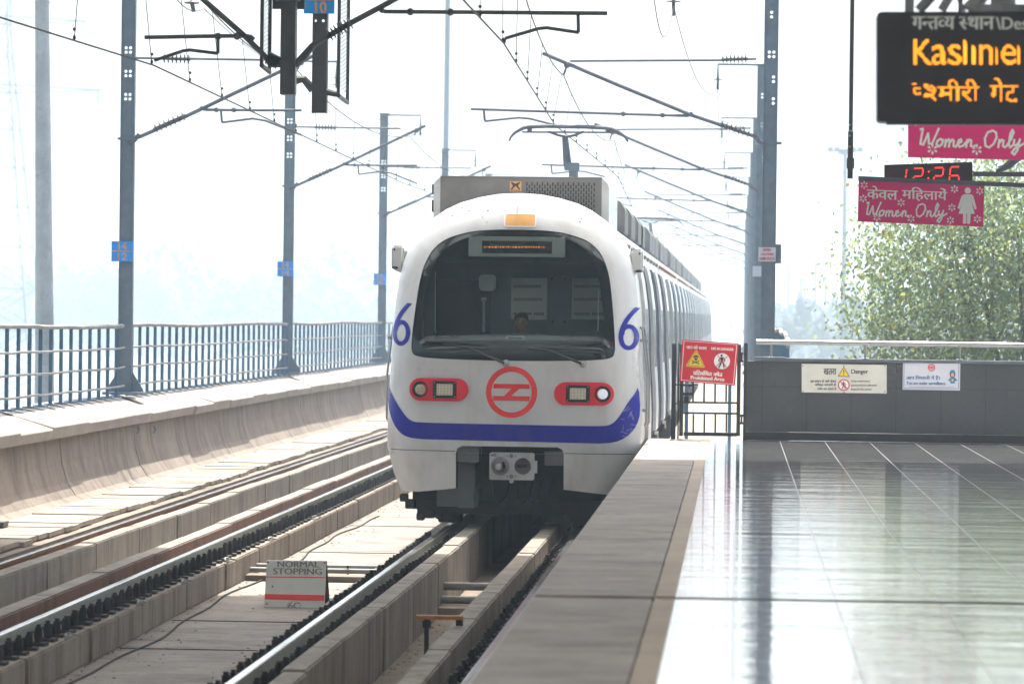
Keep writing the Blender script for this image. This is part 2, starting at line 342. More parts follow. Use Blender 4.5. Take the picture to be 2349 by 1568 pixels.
class Art:
    """flat artwork lying on an upright board at depth Y; coordinates are read off an enlarged view (k, ox, oy map them)."""
    def __init__(s, Y, k=1, ox=0, oy=0): s.Y, s.k, s.ox, s.oy, s.m = Y, k, ox, oy, {}
    def p(s, x, y, layer): return P(s.ox+x*s.k, s.oy+y*s.k, s.Y-.003*layer)
    def mesh(s, name, mat): return s.m.setdefault((name, mat), MB())
    def poly(s, name, mat, pts, layer=1, holes=()):
        mb = s.mesh(name, mat)
        loops = [[Vector((x, y, 0)) for x, y in l] for l in (pts, *holes)]
        flat = [q for l in loops for q in l]; tri = geometry.tessellate_polygon(loops)
        s.n = getattr(s, 'n', 0)+1; e = .02*(s.n % 40)
        mb.add([s.p(q.x, q.y, layer+e) for q in flat], tri)
    def disc(s, name, mat, c, r, layer=1, ri=0, n=28, ry=None):
        ry = ry or r; cir = lambda k: [(c[0]+r*k*math.cos(2*PI*i/n), c[1]+ry*k*math.sin(2*PI*i/n)) for i in range(n)]
        s.poly(name, mat, cir(1), layer, [cir(ri/r)] if ri else ())
    def stroke(s, name, mat, pts, w, layer=1):
        for a, b in zip(pts, pts[1:]):
            dx, dy = b[0]-a[0], b[1]-a[1]; L = math.hypot(dx, dy) or 1; nx, ny = -dy/L*w/2, dx/L*w/2; ex, ey = dx/L*w*.3, dy/L*w*.3
            s.poly(name, mat, [(a[0]+nx-ex, a[1]+ny-ey), (b[0]+nx+ex, b[1]+ny+ey), (b[0]-nx+ex, b[1]-ny+ey), (a[0]-nx-ex, a[1]-ny-ey)], layer)
    def text(s, name, mat, t, x0, y0, x1, y1, layer=1, skew=0, shear=0, bold=0):
        vs, fs = devanagari(t) if isinstance(t, list) else glyph_line(t); name = f'{name}#{len(s.m)}'
        ax, bx = min(v[0] for v in vs), max(v[0] for v in vs); ay, by = min(v[1] for v in vs), max(v[1] for v in vs)
        for dx in ((0,) if not bold else (-bold, bold)):
            mb = s.mesh(name, mat); q = []
            for x, y, *z in vs:
                a, b = (x-ax)/(bx-ax), (y-ay)/(by-ay); q.append(s.p(x0+(x1-x0)*a + shear*b + dx, y1+(y0-y1)*b + skew*a, layer+(.12 if dx > 0 else 0)+(z[0] if z else 0)))
            mb.add(q, fs)
    def dots(s, name, mat, t, x0, y0, x1, y1, cols, rows, layer=1, shear=0, size=.78, sub=None):
        vs, fs = devanagari(t) if isinstance(t, list) else glyph_line(t)
        ax, bx = min(v[0] for v in vs), max(v[0] for v in vs); ay, by = min(v[1] for v in vs), max(v[1] for v in vs); mb = s.mesh(name, mat)
        T = [[Vector((vs[i][0], vs[i][1], 0)) for i in f] for f in fs]
        for r in range(rows):
            for c in range(cols):
                a, b = (c+.5)/cols, (r+.5)/rows; q = Vector((ax+(bx-ax)*a, ay+(by-ay)*b, 0)); hit = False
                for f in T:
                    for k in range(1, len(f)-1):
                        if geometry.intersect_point_tri_2d(q.xy, f[0].xy, f[k].xy, f[k+1].xy): hit = True; break
                    if hit: break
                if hit:
                    px, py = x0+(x1-x0)*a+shear*b, y1+(y0-y1)*b; hx, hy = abs(x1-x0)/cols*size/2, abs(y1-y0)/rows*size/2
                    n = len(mb.v); mb.add([s.p(px-hx, py-hy, layer), s.p(px+hx, py-hy, layer), s.p(px+hx, py+hy, layer), s.p(px-hx, py+hy, layer)], [(0, 1, 2, 3)])
    def finish(s, parent):
        return [build(n, mb, M[m], parent) for (n, m), mb in s.m.items()]
def board(mb, pts, Y, th):                      # an upright sheet from picture corners, th thick behind its face
    n = len(pts); a = [P(x, y, Y) for x, y in pts]; b = [q+Vector((0, th, 0)) for q in a]
    mb.add(a+b, [tuple(range(n)), tuple(range(2*n-1, n-1, -1))]+[(i, n+i, n+(i+1) % n, (i+1) % n) for i in range(n)]); return mb
def rrect(x0, y0, x1, y1, r, n=5):
    out = []
    for cx, cy, a0 in ((x1-r, y0+r, -90), (x1-r, y1-r, 0), (x0+r, y1-r, 90), (x0+r, y0+r, 180)):
        for i in range(n+1):
            a = math.radians(a0+90*i/n); out.append((cx+r*math.cos(a), cy+r*math.sin(a)))
    return out

# ================================================================ large structure
TX, LX, RZ, G = -2.85, -7.06, -1.1, .865         # near track, far track, rail top, half gauge
S = MB(); S.box(-2900, 2900, -55, 2900, -9.4, -9.0); structure('ground', S, M['ground'])
S = MB(); S.box(-10.2, .95, -40, 420, -2.4, -1.72); S.box(-9.35, -4.15, -40, 420, -1.716, -1.6); structure('viaduct_deck', S, M['slab'])
S = MB(); S.box(-3.24, -2.50, -40, 420, -1.712, -1.69); structure('trench_floor', S, M['dirt'])
S = MB(); S.box(-1.05, .95, 47.75, 420, -1.715, -.30); structure('service_walkway', S, M['cover'])
# fine cracks and joints in the floor between the tracks
S = MB()
for y in (24, 29.6, 33.2, 36.3, 41.8, 47, 53):
    S.box(-5.88, -4.16, y, y+.018, -1.599, -1.592)
structure('slab_joints', S, M['joint'])
# platform
S = MB(); S.box(-1.0, 9, -40, 47.3, -1.718, -.26); S.box(-.46, 9, -40, 20.41, -.259, -.004); S.box(-.46, 9, 20.57, 47.3, -.259, -.004); structure('platform_base', S, M['edge'])
S = MB()
S.box(-1.18, -.46, -40, 20.41, -.258, 0); S.box(-1.18, -.46, 20.57, 47.3, -.258, 0)
structure('platform_edge', S, M['edge'], bevel=.012)
S = MB(); S.box(-.459, -.34, -40, 20.41, -.003, .003); S.box(-.459, -.34, 20.57, 47.3, -.003, .003); structure('tactile_strip', S, M['tactile'])
S = MB(); S.box(-.339, 9, -40, 20.41, -.003, 0.0); S.box(-.339, 9, 20.57, 47.3, -.003, 0.0); structure('platform_floor', S, M['tiles'])
S = MB(); S.box(-1.17, 9, 20.412, 20.568, -.20, -.008); structure('platform_joint', S, M['joint'])

# parapet of the U-shaped viaduct
def parapet():
    t = thing('parapet_wall', 'long stained concrete parapet wall with curved inner face beside the far track', 'parapet', (-9.5, 47, -1.1))
    prof = [(-9.28, -1.06), (-9.40, -1.0), (-9.52, -.82), (-9.60, -.55), (-9.64, -.17), (-10.3, -.17), (-10.3, -1.06)]
    b = MB(); y = 28.0
    while y < 330:
        L = 3.05 if y < 130 else 20; dx = random.uniform(-.008, .008); b.extr([(px+dx, z) for px, z in prof], y, y+L-.02); y += L
    build('wall', b, M['web'], t)
    c = MB(); y = 26.0
    while y < 330:
        L = random.uniform(1.2, 3.4) if y < 130 else 20; dx, dz = random.uniform(-.03, .03), random.uniform(-.02, .015)
        c.extr([(-9.5+dx, -.165), (-9.47+dx, .0+dz), (-10.36, .26), (-10.36, -.165)], y, y+L-.012); y += L
    build('coping', c, M['coping'], t, bevel=.015, seg=1)
    for px in (312, 350):
        q = PX(px, 985, -9.58); l = MB(); l.tube([q+Vector((.02, .14*math.cos(a), .05*math.sin(a))) for a in [-1.5+.3*i for i in range(11)]], .012, 6); build('lifting_loop', l, M['rib'], t)
    return t
parapet()
S = MB(); S.box(-9.27, -8.05, 26, 420, -1.599, -1.09); structure('cable_trough', S, M['dirt'])
rc = random.Random(3); y = 33.0; first = None; n = 0
while y < 92:
    L = rc.choice((.42, .55, .55, .8, .95)) if y < 62 else 1.25
    b = MB(); dx, dz, sk = rc.uniform(-.05, .05), rc.uniform(0, .022), rc.uniform(-.02, .02)
    b.add([(-9.12+dx, y+sk, -1.086+dz), (-8.18+dx, y-sk, -1.086+dz), (-8.18+dx, y+L-.03-sk, -1.086+dz), (-9.12+dx, y+L-.03+sk, -1.086+dz),
           (-9.12+dx, y+sk, -1.03+dz), (-8.18+dx, y-sk, -1.03+dz), (-8.18+dx, y+L-.03-sk, -1.03+dz), (-9.12+dx, y+L-.03+sk, -1.03+dz)],
          [(3,2,1,0),(4,5,6,7),(0,1,5,4),(1,2,6,5),(2,3,7,6),(3,0,4,7)])
    tag(build('trench_cover', b, M['cover'], loc=(-8.65, y, -1.08)), 'pale precast concrete cover slab laid across the cable trough below the parapet', 'cover slab', 'trough cover slabs along the parapet'); y += L
S = MB(); S.box(-9.1, -8.2, 92, 330, -1.086, -1.02); structure('distant_trough_covers', S, M['cover'])
b = MB(); a = PX(0, 1233, -8.9); b.box(-9.35, -8.86, a.y, a.y+.3, -1.0, -.94); tag(build('loose_plank', b, M['rib'], loc=a), 'short dark plank lying across the pale cover slabs at the left edge', 'plank')

# ---------------------------------------------------------------- rails with their fasteners
def fastener(mb, x, y, z, s):                  # baseplate, clip leg and nut, s = side the clip faces
    mb.box(x-.075, x+.075, y-.07, y+.07, z, z+.03)
    mb.tube([(x, y, z+.028), (x, y, z+.15)], .034, 8); mb.tube([(x, y, z+.15), (x, y, z+.175)], .022, 6)
    mb.tube([(x+.04*s, y-.05, z+.03), (x+.05*s, y-.045, z+.115), (x+.05*s, y+.045, z+.115), (x+.04*s, y+.05, z+.03)], .014, 5)
FM = {}
def rail(x, label, rust, fz, sides, y0=8, y1=330, f0=24, f1=64, step=.41):
    t = thing('running_rail', label, 'rail', (x, 40, RZ-.17), 'steel running rails of the two tracks')
    hd = [(x-.036, RZ-.005), (x-.03, RZ), (x+.03, RZ), (x+.036, RZ-.005)]
    b = MB(); b.extr([(x-.034, RZ-.006), (x-.034, RZ-.001), (x-.026, RZ+.002), (x+.026, RZ+.002), (x+.034, RZ-.001), (x+.034, RZ-.006)], y0, y1); build('rail_head', b, M['railtop'], t)
    b = MB(); b.extr([(x-.037, RZ-.0065), (x+.037, RZ-.0065), (x+.036, RZ-.04), (x+.011, RZ-.055), (x+.010, RZ-.14), (x+.07, RZ-.16), (x+.07, RZ-.172), (x-.07, RZ-.172), (x-.07, RZ-.16), (x-.010, RZ-.14), (x-.011, RZ-.055), (x-.036, RZ-.04)], y0, y1)
    build('rail_web', b, M['railrust'] if rust else M['railweb'], t)
    for sd_ in sides:
        y = f0; k = 0
        while y < f1 and k < 100//len(sides):
            key = sd_
            if key not in FM:
                mb = MB(); fastener(mb, 0, 0, 0, -sd_); me = bpy.data.meshes.new('fastener'); me.from_pydata(mb.v, [], mb.f); me.materials.append(M['black']); FM[key] = me
            o = bpy.data.objects.new('fastener', FM[key]); col.objects.link(o); o.parent = t
            o.location = Vector((x+sd_*.15, y, fz)) - ORG[t.name]; o.rotation_euler.z = random.uniform(-.14, .14); o.scale = (1, 1, random.uniform(.9, 1.1)); y += step*random.uniform(.97, 1.03); k += 1
    return t
rail(LX-G, 'rusty far rail nearest the stained parapet, left of the pale guard blocks', True, -1.28, (), y0=20)
rail(LX+G, 'long rail with a row of thick black fasteners, right of the rust-brown guard blocks', False, -1.285, (1,), f0=28, f1=66)
rail(TX-G, 'shiny rail running under the left wheel of the train', False, -1.285, (-1, 1), f0=24, f1=44.5)
rail(TX+G, 'shiny rail close beneath the platform edge', False, -1.285, (-1,), f0=24, f1=46)
def blocks(name, x0, x1, z0, z1, L, ph, mat, label, cat, group, y0=18, y1=90, gap=.042, taper=0):
    y = y0+ph; r = random.Random(int(abs(x0)*100))
    while y < y1:
        dx, dz = r.uniform(-.012, .012), r.uniform(-.008, .008); b = MB()
        b.extr([(x0+dx, z0), (x1+dx, z0), (x1+dx-taper, z1+dz), (x0+dx+taper, z1+dz)], y+gap/2, y+L-gap/2)
        tag(build(name, b, M[mat], bevel=.014, loc=((x0+x1)/2, y+L/2, z0)), label, cat, group); y += L
blocks('track_plinth', LX+.60, -5.91, -1.598, -1.287, 2.85, 2.4, 'plinth', 'low concrete track plinth carrying the black fasteners of the far track', 'plinth', 'plinths under the fastener row', gap=.075)
blocks('track_plinth', LX-1.0, LX-.64, -1.598, -1.287, 2.85, .8, 'plinth', 'concrete plinth under the rusty rail nearest the parapet', 'plinth', 'plinths under the rusty rail', y1=70)
blocks('guard_block', LX-.62, LX-.41, -1.597, -1.085, 2.95, 1.9, 'guard', 'pale beige guard block between the two rails of the far track', 'concrete block', 'beige guard blocks of the far track')
blocks('guard_block', LX+.36, LX+.565, -1.597, -1.085, 2.95, .3, 'rusty', 'rust-brown guard block beside the far track rail', 'concrete block', 'rust-brown guard blocks of the far track')
blocks('guard_block', TX-.60, TX-.40, -1.712, -1.09, 2.95, 2.6, 'guard', 'grey concrete guard block along the left side of the open trench', 'concrete block', 'guard blocks left of the trench', y1=64)
blocks('guard_block', TX+.36, TX+.56, -1.712, -1.09, 2.95, 1.5, 'guard', 'grey concrete guard block along the right side of the open trench', 'concrete block', 'guard blocks right of the trench', y1=64)
blocks('track_plinth', -4.14, TX-.615, -1.713, -1.288, 2.95, 2.6, 'plinth', 'concrete plinth under the left rail of the near track', 'plinth', 'plinths under the near left rail', y1=64)
blocks('track_plinth', TX+.575, -1.55, -1.713, -1.288, 2.95, 1.5, 'plinth', 'concrete plinth under the rail by the platform', 'plinth', 'plinths under the platform side rail', y1=64)

# grit and small stones gathered along the foot of the plinths and of the parapet
def grit(label, x0, x1, z, y0, y1, n, seed, zone=None):
    r = random.Random(seed); b = MB()
    for _ in range(n):
        k = r.random()**2.2; x = x0+(x1-x0)*k; y = r.uniform(y0, y1); s = r.choice((.003, .004, .005, .007, .011)); b.ball((x, y, z+s*.3), (s*r.uniform(.8, 1.8), s*r.uniform(.8, 2.2), s*.7), 5, 3)
    tag(build('grit', b, M['dirt']), label, kind='stuff')
grit('dark grit scattered along the foot of the far track plinth', -5.9, -5.2, -1.6, 26, 60, 500, 1); grit('grit gathered beside the near track plinth', -4.16, -4.7, -1.6, 26, 45, 400, 2)
grit('grit lying along the foot of the parapet', -9.24, -9.0, -1.085, 36, 70, 500, 3); grit('dirt crumbs on the open trench floor', -3.22, -2.6, -1.69, 24, 40, 500, 4)
# pipes across the gap, trench fittings
t = thing('pipe_crossing', 'pair of grey pipes crossing the slab behind the stopping sign', 'pipes', (-5, 42.4, -1.6))
b = MB(); b.tube([(-5.9, 42.35, -1.5), (-4.15, 42.35, -1.5)], .032, 10); build('pipe', b, M['conduit'], t, smooth=True)
b = MB(); b.tube([(-5.9, 42.9, -1.49), (-4.15, 42.9, -1.49)], .03, 10); build('pipe', b, M['conduit'], t, smooth=True)
b = MB(); b.box(-5.9, -4.16, 41.9, 42.25, -1.598, -1.535); build('kerb', b, M['dirt'], t)
for x in (-5.6, -4.7): 
    b = MB(); b.tube([(x, 42.35, -1.59), (x, 42.35, -1.43)], .012, 6); build('clamp', b, M['black'], t)
t = thing('trench_pipes', 'two grey pipes spanning the open trench under the train nose', 'pipes', (-2.9, 39, -1.5))
for y, z in ((39.0, -1.40), (38.6, -1.52)):
    b = MB(); b.tube([(-3.24, y, z), (-2.5, y, z)], .045, 10); build('pipe', b, M['conduit'], t, smooth=True)
b = MB(); b.box(-3.24, -2.5, 38.2, 38.9, -1.69, -1.58); build('support_block', b, M['plinth'], t)
a = P(978, 1510, 30.4); a.z = -1.69
t = thing('trench_bracket', 'rusty orange bar on a thin black post standing in the trench', 'bracket', a)
q0, q1 = P(955, 1414, 30.4), P(1062, 1416, 30.4)
b = MB(); b.box(q0.x, q1.x, 30.36, 30.44, q0.z-.017, q0.z+.017); build('bar', b, M['orange'], t)
b = MB(); b.box(a.x-.02, a.x+.02, 30.38, 30.42, -1.689, q0.z-.018); b.box(a.x-.035, a.x+.035, 30.37, 30.43, q0.z-.09, q0.z-.03); build('post', b, M['black'], t)
b = MB(); b.box(q1.x-.06, q1.x, 30.37, 30.43, q0.z-.07, q0.z-.018); build('clip', b, M['black'], t)

rw = random.Random(9)
for y in (30.6, 34.3, 37.1, 40.4, 44.2, 49):
    b = MB(); x = LX+1.08; b.tube([(x+.05+rw.uniform(-.02, .04)+.05*math.sin(k*.9), y+.06*k+.05*math.cos(k*1.3), -1.28+.035*abs(math.sin(k*.8))) for k in range(9)], .011, 6)
    tag(build('wire_loop', b, M['conduit'], loc=(x, y, -1.29), smooth=True), 'short grey loop of bonding wire lying beside the black fasteners', 'wire', 'bonding wire loops beside the fasteners')
b = MB(); b.tube([(-5.72+.05*math.sin(y*.6)+.03*math.sin(y*1.7), y, -1.588) for y in [26+.5*i for i in range(60)]], .011, 6); tag(build('cable', b, M['black'], loc=(-5.72, 26, -1.6), smooth=True), 'thin dark cable lying along the foot of the far track plinth', 'cable')
# A-frame stopping sign
YS = 38.2
t = thing('stopping_sign', 'white folding sign on the track slab reading NORMAL STOPPING with a red band', 'track sign', P(677, 1396, YS))
b = MB(); fl = [(612, 1285), (749, 1286), (744, 1399), (606, 1392)]
fr = [P(x, y, YS+.16 if y < 1300 else YS) for x, y in fl]
b.add(fr+[q+Vector((0, .015, .004)) for q in fr], [(0,1,2,3),(7,6,5,4),(0,4,5,1),(1,5,6,2),(2,6,7,3),(3,7,4,0)]); build('front_panel', b, M['board'], t)
b = MB(); bk = [fr[0]+Vector((0, .03, 0)), fr[1]+Vector((0, .03, 0)), Vector((fr[2].x+.012, YS+.42, fr[2].z)), Vector((fr[3].x+.012, YS+.42, fr[3].z))]
b.add(bk+[q+Vector((0, .015, .004)) for q in bk], [(0,1,2,3),(7,6,5,4),(0,4,5,1),(1,5,6,2),(2,6,7,3),(3,7,4,0)]); build('back_panel', b, M['cabdark'], t)
class Lean(Art):
    def p(s, x, y, layer):
        k = max(0, min(1, (1395-y)/110.)); return P(x, y, YS+.16*k-.003*layer-.002)
A = Lean(YS)
A.text('lettering', 'stencil', 'NORMAL', 637, 1285.5, 732, 1299.5, skew=1, bold=.7); A.text('lettering', 'stencil', 'STOPPING', 627, 1302, 738, 1316, skew=1, bold=.7)
A.text('lettering', 'stencil', '6C', 661, 1381, 688, 1394, skew=.5, bold=.5); A.disc('lettering', 'stencil', (674.5, 1387.5), 16, ri=15, ry=9.5)
A.poly('stripe', 'logo', [(610, 1321), (747, 1322.5), (747, 1324.5), (610, 1323)]); A.poly('stripe', 'logo', [(607.5, 1361), (744.5, 1364), (744, 1377), (607, 1373.5)])
for x, y in ((615, 1289), (745, 1290), (741, 1390), (612, 1384), (625, 1344)): A.disc('rust_spot', 'railrust', (x, y), 2.3, n=9)
A.finish(t)

# ---------------------------------------------------------------- end wall of the platform and what is fixed to it
YW = 47.2
wl = P(1712, 900, YW).x; wr = 9.0; wt = P(2000, 826, YW).z
t = thing('end_wall', 'dark grey granite wall closing the end of the platform', 'wall', ((wl+wr)/2, YW, 0))
zb = .115
b = MB(); b.box(wl, wr, YW, YW+.28, zb, wt-.03); build('wall_panel', b, M['granite'], t)
b = MB(); b.box(wl-.01, wr, YW-.018, YW+.03, .002, zb-.004); build('skirting', b, M['granite2'], t)
b = MB(); b.box(wl+.2, wr, YW-.025, YW+.31, wt-.028, wt+.012); b.box(wl+.11, wl+.52, YW-.03, YW+.32, wt-.014, wt+.026); build('coping', b, M['slate'], t)
b = MB()
for x in [wl+.21+.6*i for i in range(14)]: b.box(x, x+.004, YW-.0015, YW, zb, wt-.031)
b.box(wl, wr, YW-.0015, YW, .72, .724); build('joint', b, M['joint'], t)
t = thing('handrail', 'polished steel handrail tube along the top of the granite wall', 'handrail', (wl, YW+.14, wt))
ra, rb = P(1735, 784, YW+.14), P(2349, 792, YW+.14); rb = ra+(rb-ra)*3; rb.z = ra.z
b = MB(); b.tube([ra, rb], .033, 14); build('rail_tube', b, M['steel'], t, smooth=True)
for px in (1769, 1985, 2201, 2417, 2633, 2849):
    x = P(px, 800, YW+.14).x; b = MB(); b.tube([(x, YW+.14, wt+.012), (x, YW+.14, ra.z-.02)], .017, 10); b.lathe((x, YW+.14, wt+.012), (0, 0, 1), [(0, .05), (.012, .05), (.02, .02)]); build('post', b, M['steel'], t, smooth=True)
# danger plate
t = thing('danger_plate', 'long cream plate on the granite wall with black Hindi text and Danger', 'sign', P(1936, 868, YW))
b = MB(); board(b, [(1839, 834), (2034, 836.5), (2034, 902), (1839, 899.5)], YW-.014, .012); build('plate', b, M['board'], t)
K = .3831/1.0643; A = Art(YW-.014, K, 1600/1.0643, 780/1.0643)
A.text('lettering', 'ink', list('खतरा'), 1072, 312, 1152, 350, bold=1.2); A.text('lettering', 'ink', 'Danger', 1250, 316, 1356, 352, bold=.8)
A.text('lettering', 'ink', list('इस स्थान के आगे केवल'.replace('स्थ', 'सथ')), 988, 380, 1152, 402, bold=.6); A.text('lettering', 'ink', list('अधिकृत कर्मचारी ही'.replace('धि', 'िध').replace('र्म', 'म')), 1016, 404, 1152, 426, bold=.6); A.text('lettering', 'ink', list('प्रवेश कर सकते हैं'.replace('प्र', 'प')), 1032, 430, 1152, 450, bold=.6)
A.text('lettering', 'ink', 'Only authorised', 1248, 385, 1365, 400, bold=.4); A.text('lettering', 'ink', 'personnel are allowed', 1248, 411, 1409, 427, bold=.4); A.text('lettering', 'ink', 'beyond this point', 1248, 436, 1378, 453, bold=.4)
A.poly('pictogram_edge', 'ink', [(1201, 298), (1239, 364), (1163, 362)]); A.poly('pictogram', 'yellow', [(1201, 305), (1233, 360), (1169, 358.5)], 2)
A.poly('pictogram_edge', 'ink', [(1198, 320), (1204, 320), (1203, 342), (1199, 342)], 3); A.disc('pictogram_edge', 'ink', (1201, 350), 3.5, 3)
def walker(A, cx, cy, s, mat, layer):
    q = lambda x, y: (cx+x*s, cy+y*s)
    A.disc('pictogram_edge', mat, q(-.05, -.8), .17*s, layer, n=12); A.poly('pictogram_edge', mat, [q(-.2, -.55), q(.15, -.55), q(.18, .1), q(-.2, .1)], layer)
    A.stroke('pictogram_edge', mat, [q(-.15, -.5), q(-.5, -.1), q(-.35, .1)], .13*s, layer); A.stroke('pictogram_edge', mat, [q(.15, -.5), q(.45, -.15), q(.4, .1)], .13*s, layer)
    A.stroke('pictogram_edge', mat, [q(-.08, .05), q(-.2, .5), q(-.45, .95)], .2*s, layer); A.stroke('pictogram_edge', mat, [q(.08, .05), q(.25, .5), q(.3, .95)], .2*s, layer)
A.disc('pictogram_ground', 'letter', (1201, 416), 32, 1); A.disc('prohibition_ring', 'signred', (1201, 416), 37, 3, ri=31); walker(A, 1201, 416, 26, 'ink', 2); A.stroke('prohibition_ring', 'signred', [(1178, 392), (1224, 440)], 6, 3)
for x, y in ((940, 293), (1201, 293), (1463, 295), (940, 457), (1203, 462), (1463, 458)): A.disc('screw', 'ink', (x, y), 4, 1, n=8)
A.finish(t)
t = thing('surveillance_plate', 'white and blue plate on the granite wall reading You are under surveillance', 'sign', P(2136, 861, YW))
b = MB(); board(b, [(2071.5, 828.5), (2203, 830), (2202, 895), (2070.5, 893)], YW-.014, .012); build('plate', b, M['boardb'], t)
A = Art(YW-.014, K, 1600/1.0643, 780/1.0643)
A.poly('border', 'inkblue', [(1584, 273), (1936, 276), (1934, 441), (1582, 438)], 1, [[(1587, 276), (1933, 279), (1931, 438), (1585, 435)]])
A.text('lettering', 'inkblue', list('आप निगरानी में हैं।'.replace('नि', 'िन')), 1600, 354, 1812, 386, bold=.8); A.text('lettering', 'inkblue', 'You are under surveillance.', 1601, 393, 1852, 414, skew=2, bold=.9)
A.poly('fine_print', 'stencil', [(1615, 428), (1905, 430), (1905, 432), (1615, 430)])
def metro_logo(A, cx, cy, r, name, mat, layer, ri=.78):
    A.disc(name, mat, (cx, cy), r, layer, ri=r*ri)
    for y in (-.22, .22): A.poly(name, mat, [(cx-r*.78, cy+r*(y-.085)), (cx+r*.78, cy+r*(y-.085)), (cx+r*.78, cy+r*(y+.085)), (cx-r*.78, cy+r*(y+.085))], layer)
    A.poly(name, mat, [(cx+.10*r, cy-.14*r), (cx+.36*r, cy-.14*r), (cx-.08*r, cy+.14*r), (cx-.34*r, cy+.14*r)], layer)
metro_logo(A, 1760, 305, 23, 'emblem', 'logo', 2)
A.poly('figure_dress', 'inkteal', [(1878, 370), (1912, 370), (1926, 388), (1908, 392), (1908, 406), (1880, 406), (1880, 392), (1864, 388)], 2)
A.disc('figure_hair', 'ink', (1894, 349), 18, 2, ry=22); A.disc('figure_face', 'skin2', (1894, 351), 11, 3, ry=14); A.poly('figure_cap', 'inkteal', [(1876, 338), (1882, 322), (1906, 320), (1912, 338)], 4); A.disc('figure_face', 'skin2', (1894, 385), 7, 3, ry=10)
A.finish(t)

# gate
YG = 47.25
zx = lambda X: 1640/1.0643+X*.16175
zy = lambda Y: 820/1.0643+Y*.16175
GP = lambda X, Y, d=0: P(zx(X), zy(Y), YG+d)
t = thing('platform_gate', 'small black barred steel gate at the platform end with sliding bolt', 'gate', GP(550, 1410))
def bar(mb, x0, y0, x1, y1, w, dep=.03):
    a, c = GP(x0, y0), GP(x1, y1); h = w*.16175*YG/F/2
    if abs(x1-x0) > abs(y1-y0): mb.box(a.x, c.x, YG-dep/2, YG+dep/2, (a.z+c.z)/2-h, (a.z+c.z)/2+h)
    else: mb.box((a.x+c.x)/2-h, (a.x+c.x)/2+h, YG-dep/2, YG+dep/2, c.z, a.z)
b = MB(); bar(b, 139, 120, 139, 1415, 54, .04); bar(b, 949, 120, 949, 1415, 54, .04); bar(b, 167, 1390, 921, 1390, 52, .038); bar(b, 167, 140, 921, 140, 46, .038); bar(b, 167, 943, 921, 943, 27); bar(b, 167, 1093, 921, 1093, 27); build('frame', b, M['gate'], t)
for x in (306, 462, 618, 775):
    b = MB(); bar(b, x, 165, x, 929, 25, .018); bar(b, x, 1107, x, 1363, 25, .018); build('bar', b, M['gate'], t)
b = MB(); b.tube([GP(40, 688, -.035), GP(375, 688, -.035)], .011, 8); bar(b, 160, 700, 300, 700, 20, .05); bar(b, 160, 820, 300, 820, 36, .03); build('bolt', b, M['black2'], t)
b = MB(); q = GP(208, 885, -.04); b.box(q.x-.03, q.x+.03, q.y-.012, q.y+.012, q.z-.045, q.z+.03); b.tube([q+Vector((.02*math.cos(a), 0, .03+.05*math.sin(a))) for a in [PI*i/6 for i in range(7)]], .006, 6); build('padlock', b, M['black2'], t, bevel=.006)
for y in (300, 1180):
    b = MB(); a, c = GP(965, y-70), GP(1015, y+70); b.box(a.x, c.x, YG-.03, YG+.03, c.z, c.z+.03); b.box(a.x, c.x, YG-.03, YG+.03, a.z-.03, a.z); b.tube([((a.x+c.x)/2, YG-.02, c.z), ((a.x+c.x)/2, YG-.02, a.z)], .014, 8); build('hinge', b, M['gate'], t)
def gpost(x, w, top, label):
    a, c = GP(x, top), GP(x, 1465); h = w*.16175*YG/F/2; b = MB(); b.box(c.x-h, c.x+h, YG-.03, YG+.03, -.05, a.z)
    tag(build('gate_post', b, M['gate'], loc=(c.x, YG, 0), bevel=.004), label, 'post', 'posts beside the platform gate')
gpost(1035, 52, 98, 'black square gate post between the gate hinges and the granite wall'); gpost(20, 62, 105, 'black square gate post nearest the train, catching the gate bolt')
gpost(88, 20, 100, 'thin dark post between the bolt post and the gate frame')
YB = 50.5
for i, (x, w) in enumerate(((205, 50), (815, 48))):
    a, c = P(zx(x), zy(100 if i else 640), YB), P(zx(x), zy(1470), YB); b = MB(); b.box(c.x-w*.16175*YB/F/2, c.x+w*.16175*YB/F/2, YB-.03, YB+.03, -.30, a.z)
    tag(build('walkway_post', b, M['fence'], loc=(c.x, YB, -.3)), ('blue-grey post behind the gate, right of its middle bars', 'blue-grey post behind the gate, beside the padlock')[1-i], 'post', 'posts on the service walkway')
# red prohibited sign wired to the gate
YR = YG-.06
t = thing('prohibited_sign', 'tilted red sign wired to the gate reading Prohibited Area', 'sign', P(1628, 832, YR))
b = MB(); board(b, [(zx(150), zy(48)), (zx(950), zy(104)), (zx(897), zy(703)), (zx(108), zy(640))], YR, .008); build('plate', b, M['signred'], t)
A = Art(YR, .16175, 1640/1.0643, 820/1.0643)
def inset(c, k): 
    mx, my = sum(p[0] for p in c)/4, sum(p[1] for p in c)/4; return [(mx+(x-mx)*k, my+(y-my)*k) for x, y in c]
cor = [(150, 48), (950, 104), (897, 703), (108, 640)]
A.poly('border', 'letter', inset(cor, .945), 1, [inset(cor, .925)])
A.text('lettering', 'letter', list('जान को खतरा'), 208, 122, 495, 178, 1, skew=16, bold=2); A.text('lettering', 'letter', 'LIFE IN DANGER', 562, 156, 876, 192, 1, skew=18, bold=2.5)
A.text('lettering', 'letter', ['प', '/', 'ि', 'त', 'ब', 'ं', 'ि', 'ध', 'त', ' ', ('h', 'क'), 'ष', 'े', 'त', '/'], 306, 478, 718, 550, 1, skew=26, bold=3); A.text('lettering', 'letter', 'Prohibited Area', 272, 560, 745, 612, 1, skew=26, bold=4.5)
